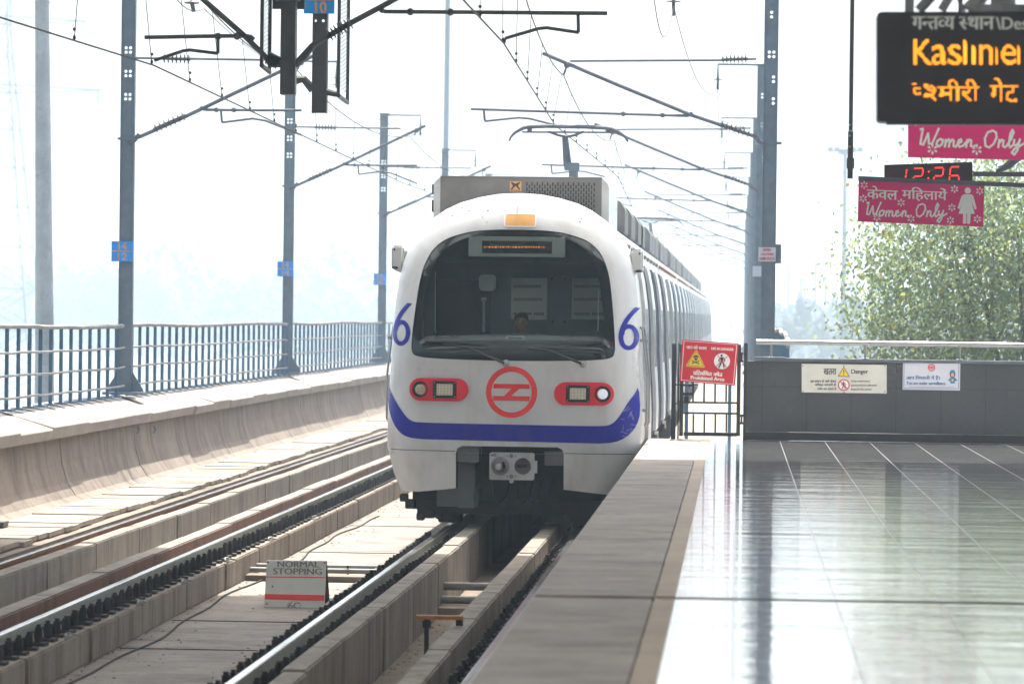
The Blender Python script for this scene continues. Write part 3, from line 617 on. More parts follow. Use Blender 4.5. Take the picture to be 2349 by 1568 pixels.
def rtri(c, s): 
    out = []
    for k, (x, y) in enumerate(c):
        a, d = c[k-1], c[(k+1) % 3]
        for t_ in (.13*s, .07*s): out.append((x+(a[0]-x)*t_, y+(a[1]-y)*t_))
        for t_ in (.07*s, .13*s): out.append((x+(d[0]-x)*t_, y+(d[1]-y)*t_))
    return out
tri = [(350, 185), (478, 450), (192, 428)]; cen = (340, 354)
A.poly('warning_triangle', 'yellow', rtri(tri, 1), 1); tin = [(cen[0]+(x-cen[0])*.86, cen[1]+(y-cen[1])*.86) for x, y in tri]; ti2 = [(cen[0]+(x-cen[0])*.80, cen[1]+(y-cen[1])*.80) for x, y in tri]
A.poly('pictogram', 'ink', rtri(tin, 1), 2, [rtri(ti2, 1)])
A.disc('pictogram', 'ink', (343, 300), 32, 3, ry=30); A.poly('pictogram', 'ink', [(325, 318), (361, 320), (356, 346), (330, 345)], 3)
A.disc('warning_triangle', 'yellow', (331, 306), 8, 4, n=10); A.disc('warning_triangle', 'yellow', (355, 308), 8, 4, n=10)
A.stroke('pictogram', 'ink', [(296, 352), (380, 392)], 11, 3); A.stroke('pictogram', 'ink', [(294, 386), (382, 356)], 11, 3)
for q in ((296, 352), (380, 392), (294, 386), (382, 356)): A.disc('pictogram', 'ink', q, 9, 3, n=10)
A.disc('pictogram_ground', 'letter', (713, 356), 115, 1); A.disc('pictogram', 'stencil', (713, 356), 119, 2, ri=113)
walker(A, 712, 352, 95, 'ink', 3); A.stroke('prohibition_cross', 'signred', [(652, 275), (775, 440)], 9, 4); A.stroke('prohibition_cross', 'signred', [(788, 288), (632, 428)], 9, 4)
A.finish(t)

# ================================================================ the train (u across, w back from the nose, v above the rail)
YF, CY = 44.4, 2.3
HALF = [(.46, 1.46), (.7, 1.56), (1.02, 1.64), (1.4, 1.645), (1.75, 1.63), (2.2, 1.60), (2.54, 1.595), (2.9, 1.575), (3.21, 1.535), (3.42, 1.49), (3.6, 1.425), (3.76, 1.34), (3.89, 1.235), (4.0, 1.12), (4.12, .95), (4.21, .76), (4.28, .52), (4.325, .27), (4.34, 0)]
def dens(pts, k=3):
    out = []
    for i in range(len(pts)-1):
        for j in range(k): out.append(tuple(pts[i][q]+(pts[i+1][q]-pts[i][q])*j/k for q in (0, 1)))
    return out+[pts[-1]]
_h = dens(HALF, 3)
OUT = [(u, v) for v, u in _h] + [(-u, v) for v, u in _h[-2::-1]] + [(u, .46+max(0, 1.3-abs(u))*.11) for u in (-1.2, -.9, -.6, -.3, 0, .3, .6, .9, 1.2)]
OUTB = OUT[:len(OUT)-9]
_pol = sorted((math.atan2(v-CY, u), math.hypot(u, v-CY)) for u, v in OUT)
def Rth(a):
    lo = 0; n = len(_pol)
    if a < _pol[0][0] or a >= _pol[-1][0]: p, q = _pol[-1], (_pol[0][0]+2*PI, _pol[0][1]); a = a if a >= p[0] else a+2*PI
    else:
        for i in range(n-1):
            if _pol[i][0] <= a < _pol[i+1][0]: p, q = _pol[i], _pol[i+1]; break
    A_, B_ = (p[1]*math.cos(p[0]), p[1]*math.sin(p[0])), (q[1]*math.cos(q[0]), q[1]*math.sin(q[0]))
    d = (math.cos(a), math.sin(a)); ex, ey = B_[0]-A_[0], B_[1]-A_[1]; den = d[0]*ey-d[1]*ex
    return abs((A_[0]*ey-A_[1]*ex)/den) if abs(den) > 1e-9 else p[1]
def wf(u, v):
    # depth of the nose skin: rounded at the flanks and roof, raked above the sill, tucked in under the skirt
    hu = None
    for i in range(len(HALF)-1):
        if HALF[i][0] <= v <= HALF[i+1][0]:
            k = (v-HALF[i][0])/(HALF[i+1][0]-HALF[i][0]); hu = HALF[i][1]+(HALF[i+1][1]-HALF[i][1])*k; break
    r = math.hypot(u, v-CY); t = r/Rth(math.atan2(v-CY, u)) if r > 1e-6 else 0
    if v < CY: t = abs(u)/hu if hu else abs(u)/1.46
    elif v < CY+.5: 
        k = (v-CY)/.5; t = (1-k)*abs(u)/(hu or 1)+k*t
    t = min(t, 1); s = max(0, (t-.70)/.30); s = min(s, .9995)
    return .10*t*t + .46*(1-math.sqrt(1-s*s)) + (0 if v < 2.2 else .28*(v-2.2)**2/.64 if v < 2.52 else .0448+.28*(v-2.52)) + max(0, 1.05-v)*.10
def TP(u, v, d=0.0):
    e = .01; w0 = wf(u, v); du = (wf(u+e, v)-wf(u-e, v))/(2*e); dv = (wf(u, v+e)-wf(u, v-e))/(2*e)
    n = Vector((du, -1, dv)).normalized(); return Vector((TX+u, YF+w0, RZ+v)) + n*d
TW = lambda u, w_, v: Vector((TX+u, YF+w_, RZ+v))
train = thing('metro_train', 'white and blue metro train with red ring emblem arriving along the platform', 'train', (TX, YF+10, RZ))
WIN = [(-1.31, 2.27), (-1.25, 2.2), (-.9, 2.175), (0, 2.16), (.9, 2.175), (1.25, 2.2), (1.31, 2.27), (1.30, 2.5), (1.265, 2.87), (1.225, 3.2), (1.18, 3.38), (1.10, 3.55), (1.0, 3.66), (.87, 3.74), (.7, 3.79), (.55, 3.825), (.3, 3.845), (0, 3.85)]
WIN = WIN + [(-u, v) for u, v in WIN[-2:6:-1]]
def chaikin(l, n=2):
    for _ in range(n): l = [q for a, b in zip(l, l[1:]+l[:1]) for q in ((a[0]*.75+b[0]*.25, a[1]*.75+b[1]*.25), (a[0]*.25+b[0]*.75, a[1]*.25+b[1]*.75))]
    return l
WIN = chaikin(WIN)
NOTCH = [(-.71, .3), (-.71, .98), (-.69, 1.04), (-.63, 1.07), (.59, 1.07), (.65, 1.04), (.67, .98), (.67, .3)]
def inpoly(u, v, poly):
    c = False; j = len(poly)-1
    for i in range(len(poly)):
        (xi, yi), (xj, yj) = poly[i], poly[j]
        if (yi > v) != (yj > v) and u < (xj-xi)*(v-yi)/(yj-yi)+xi: c = not c
        j = i
    return c
def lp(loop, step):                              # resample a closed loop
    out = []
    for a, b in zip(loop, loop[1:]+loop[:1]):
        n = max(1, int(math.hypot(b[0]-a[0], b[1]-a[1])/step))
        out += [(a[0]+(b[0]-a[0])*k/n, a[1]+(b[1]-a[1])*k/n) for k in range(n)]
    return out
def skin(loop, holes, step=.06, d=0.0, rings=False):
    loops = [lp(loop, step)]+[lp(h, step) for h in holes]; pts = []; ed = []
    for l in loops:
        n = len(pts); pts += l; ed += [(n+i, n+(i+1) % len(l)) for i in range(len(l))]
    us = [p[0] for p in loops[0]]; vv = [p[1] for p in loops[0]]
    v = min(vv)+step/2; k = 0
    while v < max(vv):
        u = min(us)+step/2+(step/2 if k % 2 else 0)
        while u < max(us):
            if inpoly(u, v, loops[0]) and not any(inpoly(u, v, h) for h in loops[1:]): pts.append((u, v))
            u += step
        v += step*.87; k += 1
    if rings:
        for s in (.35, .55, .7, .8, .88, .94, .975, .993):
            t = .70+.30*s
            for q in lp(OUT, .05):
                a = (q[0]*t, CY+(q[1]-CY)*t) if q[1] > CY else (q[0]*t, q[1])
                if inpoly(a[0], a[1], loops[0]) and not any(inpoly(a[0], a[1], h) for h in loops[1:]): pts.append(a)
    r = geometry.delaunay_2d_cdt([Vector(p) for p in pts], ed, [], 0, 1e-4)
    V, Fs = r[0], r[2]; mb = MB(); keep = []
    for f in Fs:
        cu, cv = sum(V[i].x for i in f)/len(f), sum(V[i].y for i in f)/len(f)
        if inpoly(cu, cv, loops[0]) and not any(inpoly(cu, cv, h) for h in loops[1:]): keep.append(tuple(f))
    mb.add([TP(max(-1.65, min(1.65, p.x)), p.y, d) for p in V], keep); return mb
def decal(name, mat, loop, holes=(), d=.004, step=.06, parent=train, smooth=2): return build(name, skin(loop, list(holes), step, d), M[mat], parent, smooth=smooth)
circ = lambda u, v, r, n=32: [(u+r*math.cos(2*PI*i/n), v+r*math.sin(2*PI*i/n)) for i in range(n)]
# nose skin + the cab roof and flanks behind it
sk = skin(OUT, [WIN, NOTCH], .07, 0, True)
WB = 2.3
fr = [TP(u, v) for u, v in OUTB]; bk = [TW(u, WB, v) for u, v in OUTB]; md = [Vector((a.x, (a.y+b.y)/2, a.z)) for a, b in zip(fr, bk)]
n = len(fr); sk.add(fr+md+bk, [(i, i+1, n+i+1, n+i) for i in range(n-1)]+[(n+i, n+i+1, 2*n+i+1, 2*n+i) for i in range(n-1)])
cab = build('cab_shell', sk, M['white'], train, smooth=2)
bm = bmesh.new(); bm.from_mesh(cab.data); bmesh.ops.remove_doubles(bm, verts=bm.verts, dist=.002); bmesh.ops.recalc_face_normals(bm, faces=bm.faces); bm.to_mesh(cab.data); bm.free()
# window reveal and notch lip
for nm, lo in (('window_reveal', WIN), ('notch_lip', NOTCH[1:-1])):
    l = lp(lo, .08); a = [TP(u, v) for u, v in l]; b = [p+Vector((0, .07, 0)) for p in a]; k = len(l); mb = MB(); mb.add(a+b, [(i, (i+1) % k, k+(i+1) % k, k+i) for i in range(k if nm[0] == 'w' else k-1)]); build(nm, mb, M['black2'] if nm[0] == 'w' else M['white'], cab)
sc_ = lambda p, ku, kv, cv: (p[0]*ku, cv+(p[1]-cv)*kv)
INN = [(-1.215, 2.46), (-1.17, 2.40), (-.6, 2.385), (0, 2.375), (.6, 2.38), (1.13, 2.39), (1.175, 2.45), (1.16, 2.7), (1.12, 3.0), (1.07, 3.3), (1.02, 3.45), (.93, 3.58), (.8, 3.68), (.62, 3.75), (.3, 3.79), (-.3, 3.79), (-.62, 3.75), (-.8, 3.68), (-.93, 3.58), (-1.03, 3.45), (-1.085, 3.3), (-1.145, 3.0), (-1.19, 2.7)]
INN = chaikin(INN)
ws = decal('windscreen', 'glass', WIN, d=-.012, step=.07)
build('black_border', skin(WIN, [INN], .07, -.016), M['frit'], ws, smooth=2)
# livery
ST = [(-1.63, 1.86), (-1.60, 1.76), (-1.53, 1.66), (-1.44, 1.53), (-1.35, 1.42), (-1.29, 1.38), (-1.22, 1.362), (-.9, 1.357), (0, 1.352), (.9, 1.345), (1.18, 1.348), (1.26, 1.365), (1.33, 1.42), (1.40, 1.52), (1.48, 1.66), (1.56, 1.76), (1.60, 1.86),
      (1.63, 1.52), (1.585, 1.35), (1.50, 1.235), (1.38, 1.16), (1.22, 1.125), (.8, 1.128), (0, 1.138), (-.8, 1.145), (-1.25, 1.15), (-1.40, 1.19), (-1.50, 1.28), (-1.58, 1.42), (-1.62, 1.56)]
decal('blue_band', 'blue', chaikin(ST, 1), step=.045)
decal('panel_seam', 'joint', [(-1.63, 1.012), (-.72, 1.006), (-.72, .998), (-1.63, 1.004)], d=.003); decal('panel_seam', 'joint', [(.68, .998), (1.63, .99), (1.63, .982), (.68, .99)], d=.003)
LC = (-.005, 1.765)
def at(loop): return [(LC[0]+a, LC[1]+b) for a, b in loop]
lg = MB()
for part in (skin(circ(*LC, .328, 56), [circ(*LC, .258, 56)], .05, .005), skin(at([(-.225, .105), (.225, .105), (.235, .045), (.10, .045), (-.235, .045)]), [], .05, .0055), skin(at([(-.235, -.11), (.225, -.11), (.235, -.05), (-.235, -.05)]), [], .05, .0055), skin(at([(.005, .05), (.105, .05), (-.01, -.055), (-.10, -.055)]), [], .05, .0052)):
    lg.add(part.v, part.f)
build('emblem', lg, M['logo'], train, smooth=2)
def six(uc, vc, h):
    o = []; hw = h*.23; rc_ = h*.27; cy_ = vc-h/2+rc_*1.12
    el = lambda ru, rv, n=30: [(uc+ru*math.cos(2*PI*i/n), cy_+rv*math.sin(2*PI*i/n)) for i in range(n)]
    ring = skin(el(hw, rc_*1.12), [el(hw*.52, rc_*.74)], .04, .005)
    a = []; b = []
    for i in range(9):
        k = i/8; a.append((uc-hw+ .0 + k*k*hw*1.55, cy_+k*(h*.70))); b.append((uc-hw*.42+k*k*hw*1.5, cy_+h*.06+k*(h*.62)))
    tail = skin(a+b[::-1], [], .04, .0053); ring.add(tail.v, tail.f); return ring
build('number_six', six(1.47, 2.59, .55), M['blue'], train, smooth=2); build('number_six', six(-1.45, 2.61, .55), M['blue'], train, smooth=2)
# scratches on the band's right corner
mb = MB(); rs = random.Random(5)
for _ in range(16):
    u, v = rs.uniform(1.38, 1.54), rs.uniform(1.2, 1.55); a = rs.uniform(-1, 1.6); L = rs.uniform(.03, .1)
    p = [TP(min(1.6, u+math.cos(a)*L*k), v+math.sin(a)*L*k, .007) for k in (0, .5, 1)]; mb.tube(p, .0013, 4)
build('scratch', mb, M['letter'], train)
# chips and specks on the dome
mb = MB()
for _ in range(26):
    u, v = rs.uniform(-1.2, 1.2), rs.uniform(3.92, 4.2); a = rs.uniform(.006, .016)
    if abs(u) < 1.25-(v-3.6)*.9: mb.ball(TP(u, v, .0), (a, .004, a*.7), 7, 4)
build('paint_chip', mb, M['stencil'], cab)
# marker light panel
pl = lambda cu, cv, hw, hh, r, n=5: [(cu+x, cv+y) for x, y in [(p[0], p[1]) for p in rrect(-hw, -hh, hw, hh, r, n)]]
b = skin(pl(.045, 3.965, .20, .083, .025), [], .05, .012); mk = build('marker_lamp', b, M['amber'], train, smooth=2)
build('lamp_rim', skin(pl(.045, 3.965, .207, .09, .03), [pl(.045, 3.965, .19, .075, .02)], .05, .014), M['letter'], mk)
# head lamp clusters
for sgn, lit in ((-1, 0), (1, 1)):
    cu, cv = (-.935, 1.785) if sgn < 0 else (.915, 1.755)
    hs = build('headlight_housing', skin(pl(cu, cv, .378, .147, .146, 8), [], .06, .022), M['red'], train, smooth=2)
    L0 = lp(pl(cu, cv, .378, .147, .146, 8), .05); a = [TP(u, v, .022) for u, v in L0]; c = [TP(u, v, -.01) for u, v in L0]; k = len(L0); mb = MB(); mb.add(a+c, [(i, (i+1) % k, k+(i+1) % k, k+i) for i in range(k)]); build('housing_rim', mb, M['red'], hs, smooth=2)
    ru = cu+sgn*.24; q = TP(ru, cv, .024)
    mb = MB(); mb.lathe(q, (0, -1, 0), [(0, .105), (.012, .103), (.012, .088), (-.01, .07)], 28); build('lamp_bezel', mb, M['black2'], hs, smooth=True)
    mb = MB(); mb.lathe(q+Vector((0, -.004, 0)), (0, -1, 0), [(0, .066), (.006, .064), (.012, .04), (.014, 0)], 24); build('round_lamp', mb, M['lampon'] if lit else M['led'], hs, smooth=2)
    mb = MB()
    for i in range(-3, 4):
        for j in range(-3, 4):
            if i*i+j*j < 10: mb.ball(q+Vector((i*.017, -.017, j*.017)), .0062, 6, 4)
    build('lamp_reflector', mb, M['chrome'] if not lit else M['lampon'], hs)
    su = cu-sgn*.075; q = TP(su, cv, .022)
    mb = MB(); mb.box(q.x-.152, q.x+.152, q.y-.022, q.y+.012, q.z-.108, q.z+.108); sq = build('square_lamp_case', mb, M['black2'], hs, bevel=.008)
    mb = MB(); mb.box(q.x-.103, q.x+.103, q.y-.027, q.y-.0225, q.z-.073, q.z+.073); build('square_lamp', mb, M['paper'], hs, bevel=.006)
    mb = MB()
    for i in range(5):
        for j in range(4): mb.ball((q.x-.08+i*.04, q.y-.028, q.z-.053+j*.0353), (.0165, .006, .0165), 10, 6)
    build('lamp_lens', mb, M['led'], hs, smooth=2)
    mb = MB()
    for i in (-1, 1):
        for j in (-1, 1): mb.ball((q.x+i*.13, q.y-.023, q.z+j*.088), (.008, .004, .008), 8, 4)
    build('lamp_screw', mb, M['steel'], hs)
# wipers
def fromD(x, y, d=.03, Y=YF+.02): q = P(x, y, Y); return TP(q.x-TX, q.z-RZ, d)
for pv, el, b0, b1 in (((1161, 833), (1072, 796.5), (1018, 789.5), (1127, 801.5)), ((1337, 834.5), (1253, 802.5), (1210, 800.5), (1298, 806.5))):
    wp = MB(); wp.tube([fromD(*pv, .05), fromD((pv[0]*2+el[0])/3, (pv[1]*2+el[1])/3, .06), fromD(*el, .055), fromD(el[0]-24, el[1]-1.5, .04)], [.018, .015, .010, .008], 8); o = build('wiper', wp, M['black2'], train, smooth=True)
    wp = MB(); wp.tube([fromD(*b0, .022), fromD((b0[0]+b1[0])/2, (b0[1]+b1[1])/2, .024), fromD(*b1, .022)], .009, 6); build('wiper_blade', wp, M['black'], o)
    wp = MB(); q = fromD(*pv, 0); wp.lathe(q, (0, -1, .1), [(-.02, .05), (.015, .048), (.02, .03), (.06, .026), (.07, .012)], 16); build('wiper_pivot', wp, M['steel'], o, smooth=True)
# side camera boxes, grab rails
for sgn in (-1, 1):
    x0, x1, yt, yb = (900, 928, 563, 629) if sgn < 0 else (1446.5, 1475, 572, 637)
    a, c = P(x0, yt, YF+1.0), P(x1, yb, YF+1.0); mb = MB(); zt, zm = a.z, c.z
    mb.add([(a.x, YF+.86, zt), (c.x, YF+.86, zt), (c.x, YF+1.25, zt), (a.x, YF+1.25, zt), (a.x, YF+.86, zm+(.04 if sgn > 0 else .08)), (c.x, YF+.86, zm+(.08 if sgn > 0 else 0)), (c.x, YF+1.25, zm+.04), (a.x, YF+1.25, zm+.04)], [(0,1,2,3),(7,6,5,4),(0,4,5,1),(1,5,6,2),(2,6,7,3),(3,7,4,0)])
    o = build('camera_box', mb, M['white'], train, bevel=.03, smooth=True, seg=3); mb = MB(); ux = TX+sgn*1.38; xm = c.x if sgn < 0 else a.x; mb.box(min(ux, xm), max(ux, xm)+.01, YF+1.0, YF+1.2, (zt+zm)/2-.1, (zt+zm)/2+.12); build('box_arm', mb, M['white'], o)
    mb = MB(); mb.ball(((a.x+c.x)/2+sgn*.04, YF+.858, zt-.055), (.014, .006, .014), 10, 6); mb.ball(((a.x+c.x)/2+sgn*.03, YF+.87, zm+.085), (.05, .02, .02), 12, 6); build('camera_lens', mb, M['black2'], o)
    xx = P(888 if sgn < 0 else 1479, 850, YF+.95).x; mb = MB(); z0, z1 = P(890, 968, YF+.95).z, P(890, 742, YF+.95).z
    if sgn > 0: xx = TX+1.70
    for dx in ((0, ) if sgn < 0 else (0, .045)): mb.tube([(xx+dx*.6-sgn*.03, YF+.98+dx, z0), (xx+dx*.6, YF+.98+dx, z0+.05), (xx+dx*.6, YF+.98+dx, (z0+z1)/2), (xx+dx*.6-sgn*.07, YF+.98+dx, z1-.04), (xx+dx*.6-sgn*.1, YF+.98+dx, z1)], .016, 8)
    o = build('grab_rail', mb, M['steel'], train, smooth=True)
    for z in (z0+.2, z1-.18):
        mb = MB(); mb.box(min(xx, xx-sgn*.12), max(xx, xx-sgn*.12), YF+.96, YF+1.0, z-.02, z+.02); build('rail_bracket', mb, M['steel'], o)
# coupler
YC = YF-.02
q0, q1 = P(1123, 1037, YC), P(1225, 1101, YC); cxp = (q0.x+q1.x)/2; mb = MB()
mb.add([], []); 
pts = rrect(q0.x, q1.z, q1.x, q0.z, .025); 
cone = P(1147, 1068, YC); hole = P(1199, 1069, YC)
def plate(mb, loop, holes, y, th):
    loops = [[Vector((x, z, 0)) for x, z in l] for l in (loop, *holes)]; flat = [p for l in loops for p in l]; tri = geometry.tessellate_polygon(loops)
    mb.add([(p.x, y, p.y) for p in flat], tri); mb.add([(p.x, y+th, p.y) for p in flat], [t_[::-1] for t_ in tri])
    for l in loops:
        k = len(l); mb.add([(p.x, y, p.y) for p in l]+[(p.x, y+th, p.y) for p in l], [(i, (i+1) % k, k+(i+1) % k, k+i) for i in range(k)])
hr = .108
plate(mb, pts, [[(hole.x+hr*math.cos(2*PI*i/28), hole.z+hr*math.sin(2*PI*i/28)) for i in range(28)]], YC, .09)
cp = build('coupler', mb, M['couple'], train, bevel=0)
mb = MB(); mb.lathe((cone.x, YC+.001, cone.z), (0, -1, 0), [(0, .118), (.02, .115), (.20, .07), (.26, .04), (.27, 0)], 28); build('coupler_cone', mb, M['steel'], cp, smooth=True)
mb = MB(); mb.box(cone.x-.02, cone.x+.085, YC-.24, YC-.10, cone.z-.03, cone.z+.03); mb.tube([(cone.x+.05, YC-.2, cone.z-.06), (cone.x+.05, YC-.2, cone.z+.06)], .022, 8); build('coupler_hook', mb, M['black2'], cp, bevel=.006)
mb = MB(); mb.lathe((hole.x, YC+.088, hole.z), (0, 1, 0), [(0, .107), (.2, .06), (.22, 0)], 26); build('coupler_cup', mb, M['roofgrey'], cp, smooth=True)
mb = MB(); mb.box(hole.x-.08, hole.x+.05, YC+.05, YC+.12, hole.z-.02, hole.z+.025); build('coupler_link', mb, M['black2'], cp)
for y in (1045, 1092):
    mb = MB(); b_ = P(1173, y, YC); mb.lathe((b_.x, YC, b_.z), (0, -1, 0), [(-.01, .026), (.012, .026), (.012, .014), (.03, .014), (.03, 0)], 12)
    for dx in (-.055, .055): mb.lathe((b_.x+dx, YC, b_.z), (0, -1, 0), [(-.01, .011), (.008, .011), (.008, 0)], 8)
    build('coupler_bolt', mb, M['stencil'], cp)
mb = MB(); b_ = P(1173, 1103, YC); mb.lathe((b_.x, YC+.002, b_.z), (0, 1, 0), [(0, .028), (.05, .028)], 12); build('coupler_lug', mb, M['couple'], cp); mb = MB(); mb.box(q1.x, q1.x+.035, YC+.01, YC+.08, q1.z+.09, q0.z-.1); build('coupler_lug', mb, M['couple'], cp)
mb = MB(); mb.box(cxp-.17, cxp+.17, YC+.1, YF+1.6, (q0.z+q1.z)/2-.14, (q0.z+q1.z)/2+.14); build('coupler_shaft', mb, M['dark'], cp)
A = Art(YC-.003); A.text('coupler_number', 'ink', '602', 1126.5, 1039.5, 1138.5, 1046, bold=.3)
for (nm, m_), mb in A.m.items(): build(nm, mb, M[m_], cp)
# dark bay behind the notch, boxes, pipes
mb = MB(); mb.box(TX-1.35, TX+1.35, YF+1.0, YF+1.06, RZ+.20, RZ+1.3); mb.box(TX-1.35, TX+1.35, YF+.4, YF+1.0, RZ+1.12, RZ+1.2); build('bay_back', mb, M['dark'], train)
mb = MB(); mb.box(TX-.70, TX-.42, YF+.12, YF+.5, RZ+.86, RZ+1.05); build('bay_bracket', mb, M['roofgrey'], train, bevel=.01); mb = MB(); mb.box(TX+.42, TX+.66, YF+.12, YF+.5, RZ+.83, RZ+1.02); build('bay_bracket', mb, M['roofgrey'], train, bevel=.01)
mb = MB(); mb.box(TX-.72, TX-.50, YF+.5, YF+.9, RZ+.25, RZ+.84); build('junction_box', mb, M['cabgrey'], train, bevel=.01); mb = MB(); mb.box(TX-1.0, TX-.46, YF+.6, YF+1.0, RZ+.26, RZ+.5); build('junction_box', mb, M['cabgrey'], train, bevel=.01)
for dz, r in ((.36, .10), (.62, .075)):
    mb = MB(); mb.lathe((TX+.42, YF+.5, RZ+dz), (0, 1, 0), [(0, r), (.02, r), (.02, r*.85), (.22, r*.5), (.4, r*.4)], 24); build('horn', mb, M['dark'], train, smooth=True)
for k in range(4):
    mb = MB(); x = TX+(-.25, .05, .16, .3)[k]; mb.tube([(x, YF+.25, RZ+.62), (x+.02, YF+.22, RZ+.42), (x+.09, YF+.25, RZ+.34), (x+.17, YF+.35, RZ+.42), (x+.2, YF+.5, RZ+.6)], .016, 8); build('hose', mb, M['black'], train, smooth=True)
mb = MB(); mb.box(TX-1.2, TX+1.15, YF+.8, YF+1.0, RZ+.16, RZ+.34); mb.box(TX-1.28, TX-.82, YF+.9, YF+1.5, RZ+.1, RZ+.42)
for x, z, s in ((-1.44, .36, .05), (-1.36, .28, .06), (-1.22, .12, .05), (-.98, .13, .04), (-1.1, .16, .06)): mb.box(TX+x-s, TX+x+s, YF+.7, YF+.9, RZ+z-s, RZ+z+s)
build('obstacle_beam', mb, M['dark'], train, bevel=.01)
for sgn in (-1, 1):
    mb = MB(); x = TX+sgn*G; mb.box(x-.19, x+.19, YF+1.1, YF+1.5, RZ+.14, RZ+.5); mb.box(x-.15, x+.14, YF+1.05, YF+1.4, RZ+.025, RZ+.15); build('rail_guard', mb, M['dark'], train, bevel=.012)
def wheelset(y):
    out = []
    mb = MB()
    for sgn in (-1, 1):
        x = TX+sgn*G; mb.lathe((x-.06*sgn, y, RZ+.455), (sgn, 0, 0), [(0, .485), (.03, .485), (.04, .452), (.12, .447), (.12, .36), (.08, .34), (.08, .12), (.14, .1)], 32)
    mb.tube([(TX-G, y, RZ+.455), (TX+G, y, RZ+.455)], .08, 12); return build('wheelset', mb, M['railrust'], train, smooth=True)
def bogie(y):
    mb = MB()
    for sgn in (-1, 1): x = TX+sgn*1.02; mb.box(x-.09, x+.09, y-1.75, y+1.75, RZ+.42, RZ+.66); mb.box(x-.13, x+.13, y-1.4, y-1.0, RZ+.3, RZ+.6); mb.box(x-.13, x+.13, y+1.0, y+1.4, RZ+.3, RZ+.6)
    mb.box(TX-1.0, TX+1.0, y-.3, y+.3, RZ+.4, RZ+.7); return build('bogie_frame', mb, M['dark'], train, bevel=.02)
CL, NC = 21.4, 6
y0s = [YF+WB]+[YF+CL*k+.55 for k in range(1, NC)]; y1s = [YF+CL*k-.05 for k in range(1, NC+1)]
for k in range(NC):
    c0 = YF+CL*k
    for yb in (c0+3.6, c0+CL-3.6):
        bogie(yb)
        for dy in (-1.2, 1.2): wheelset(yb+dy)
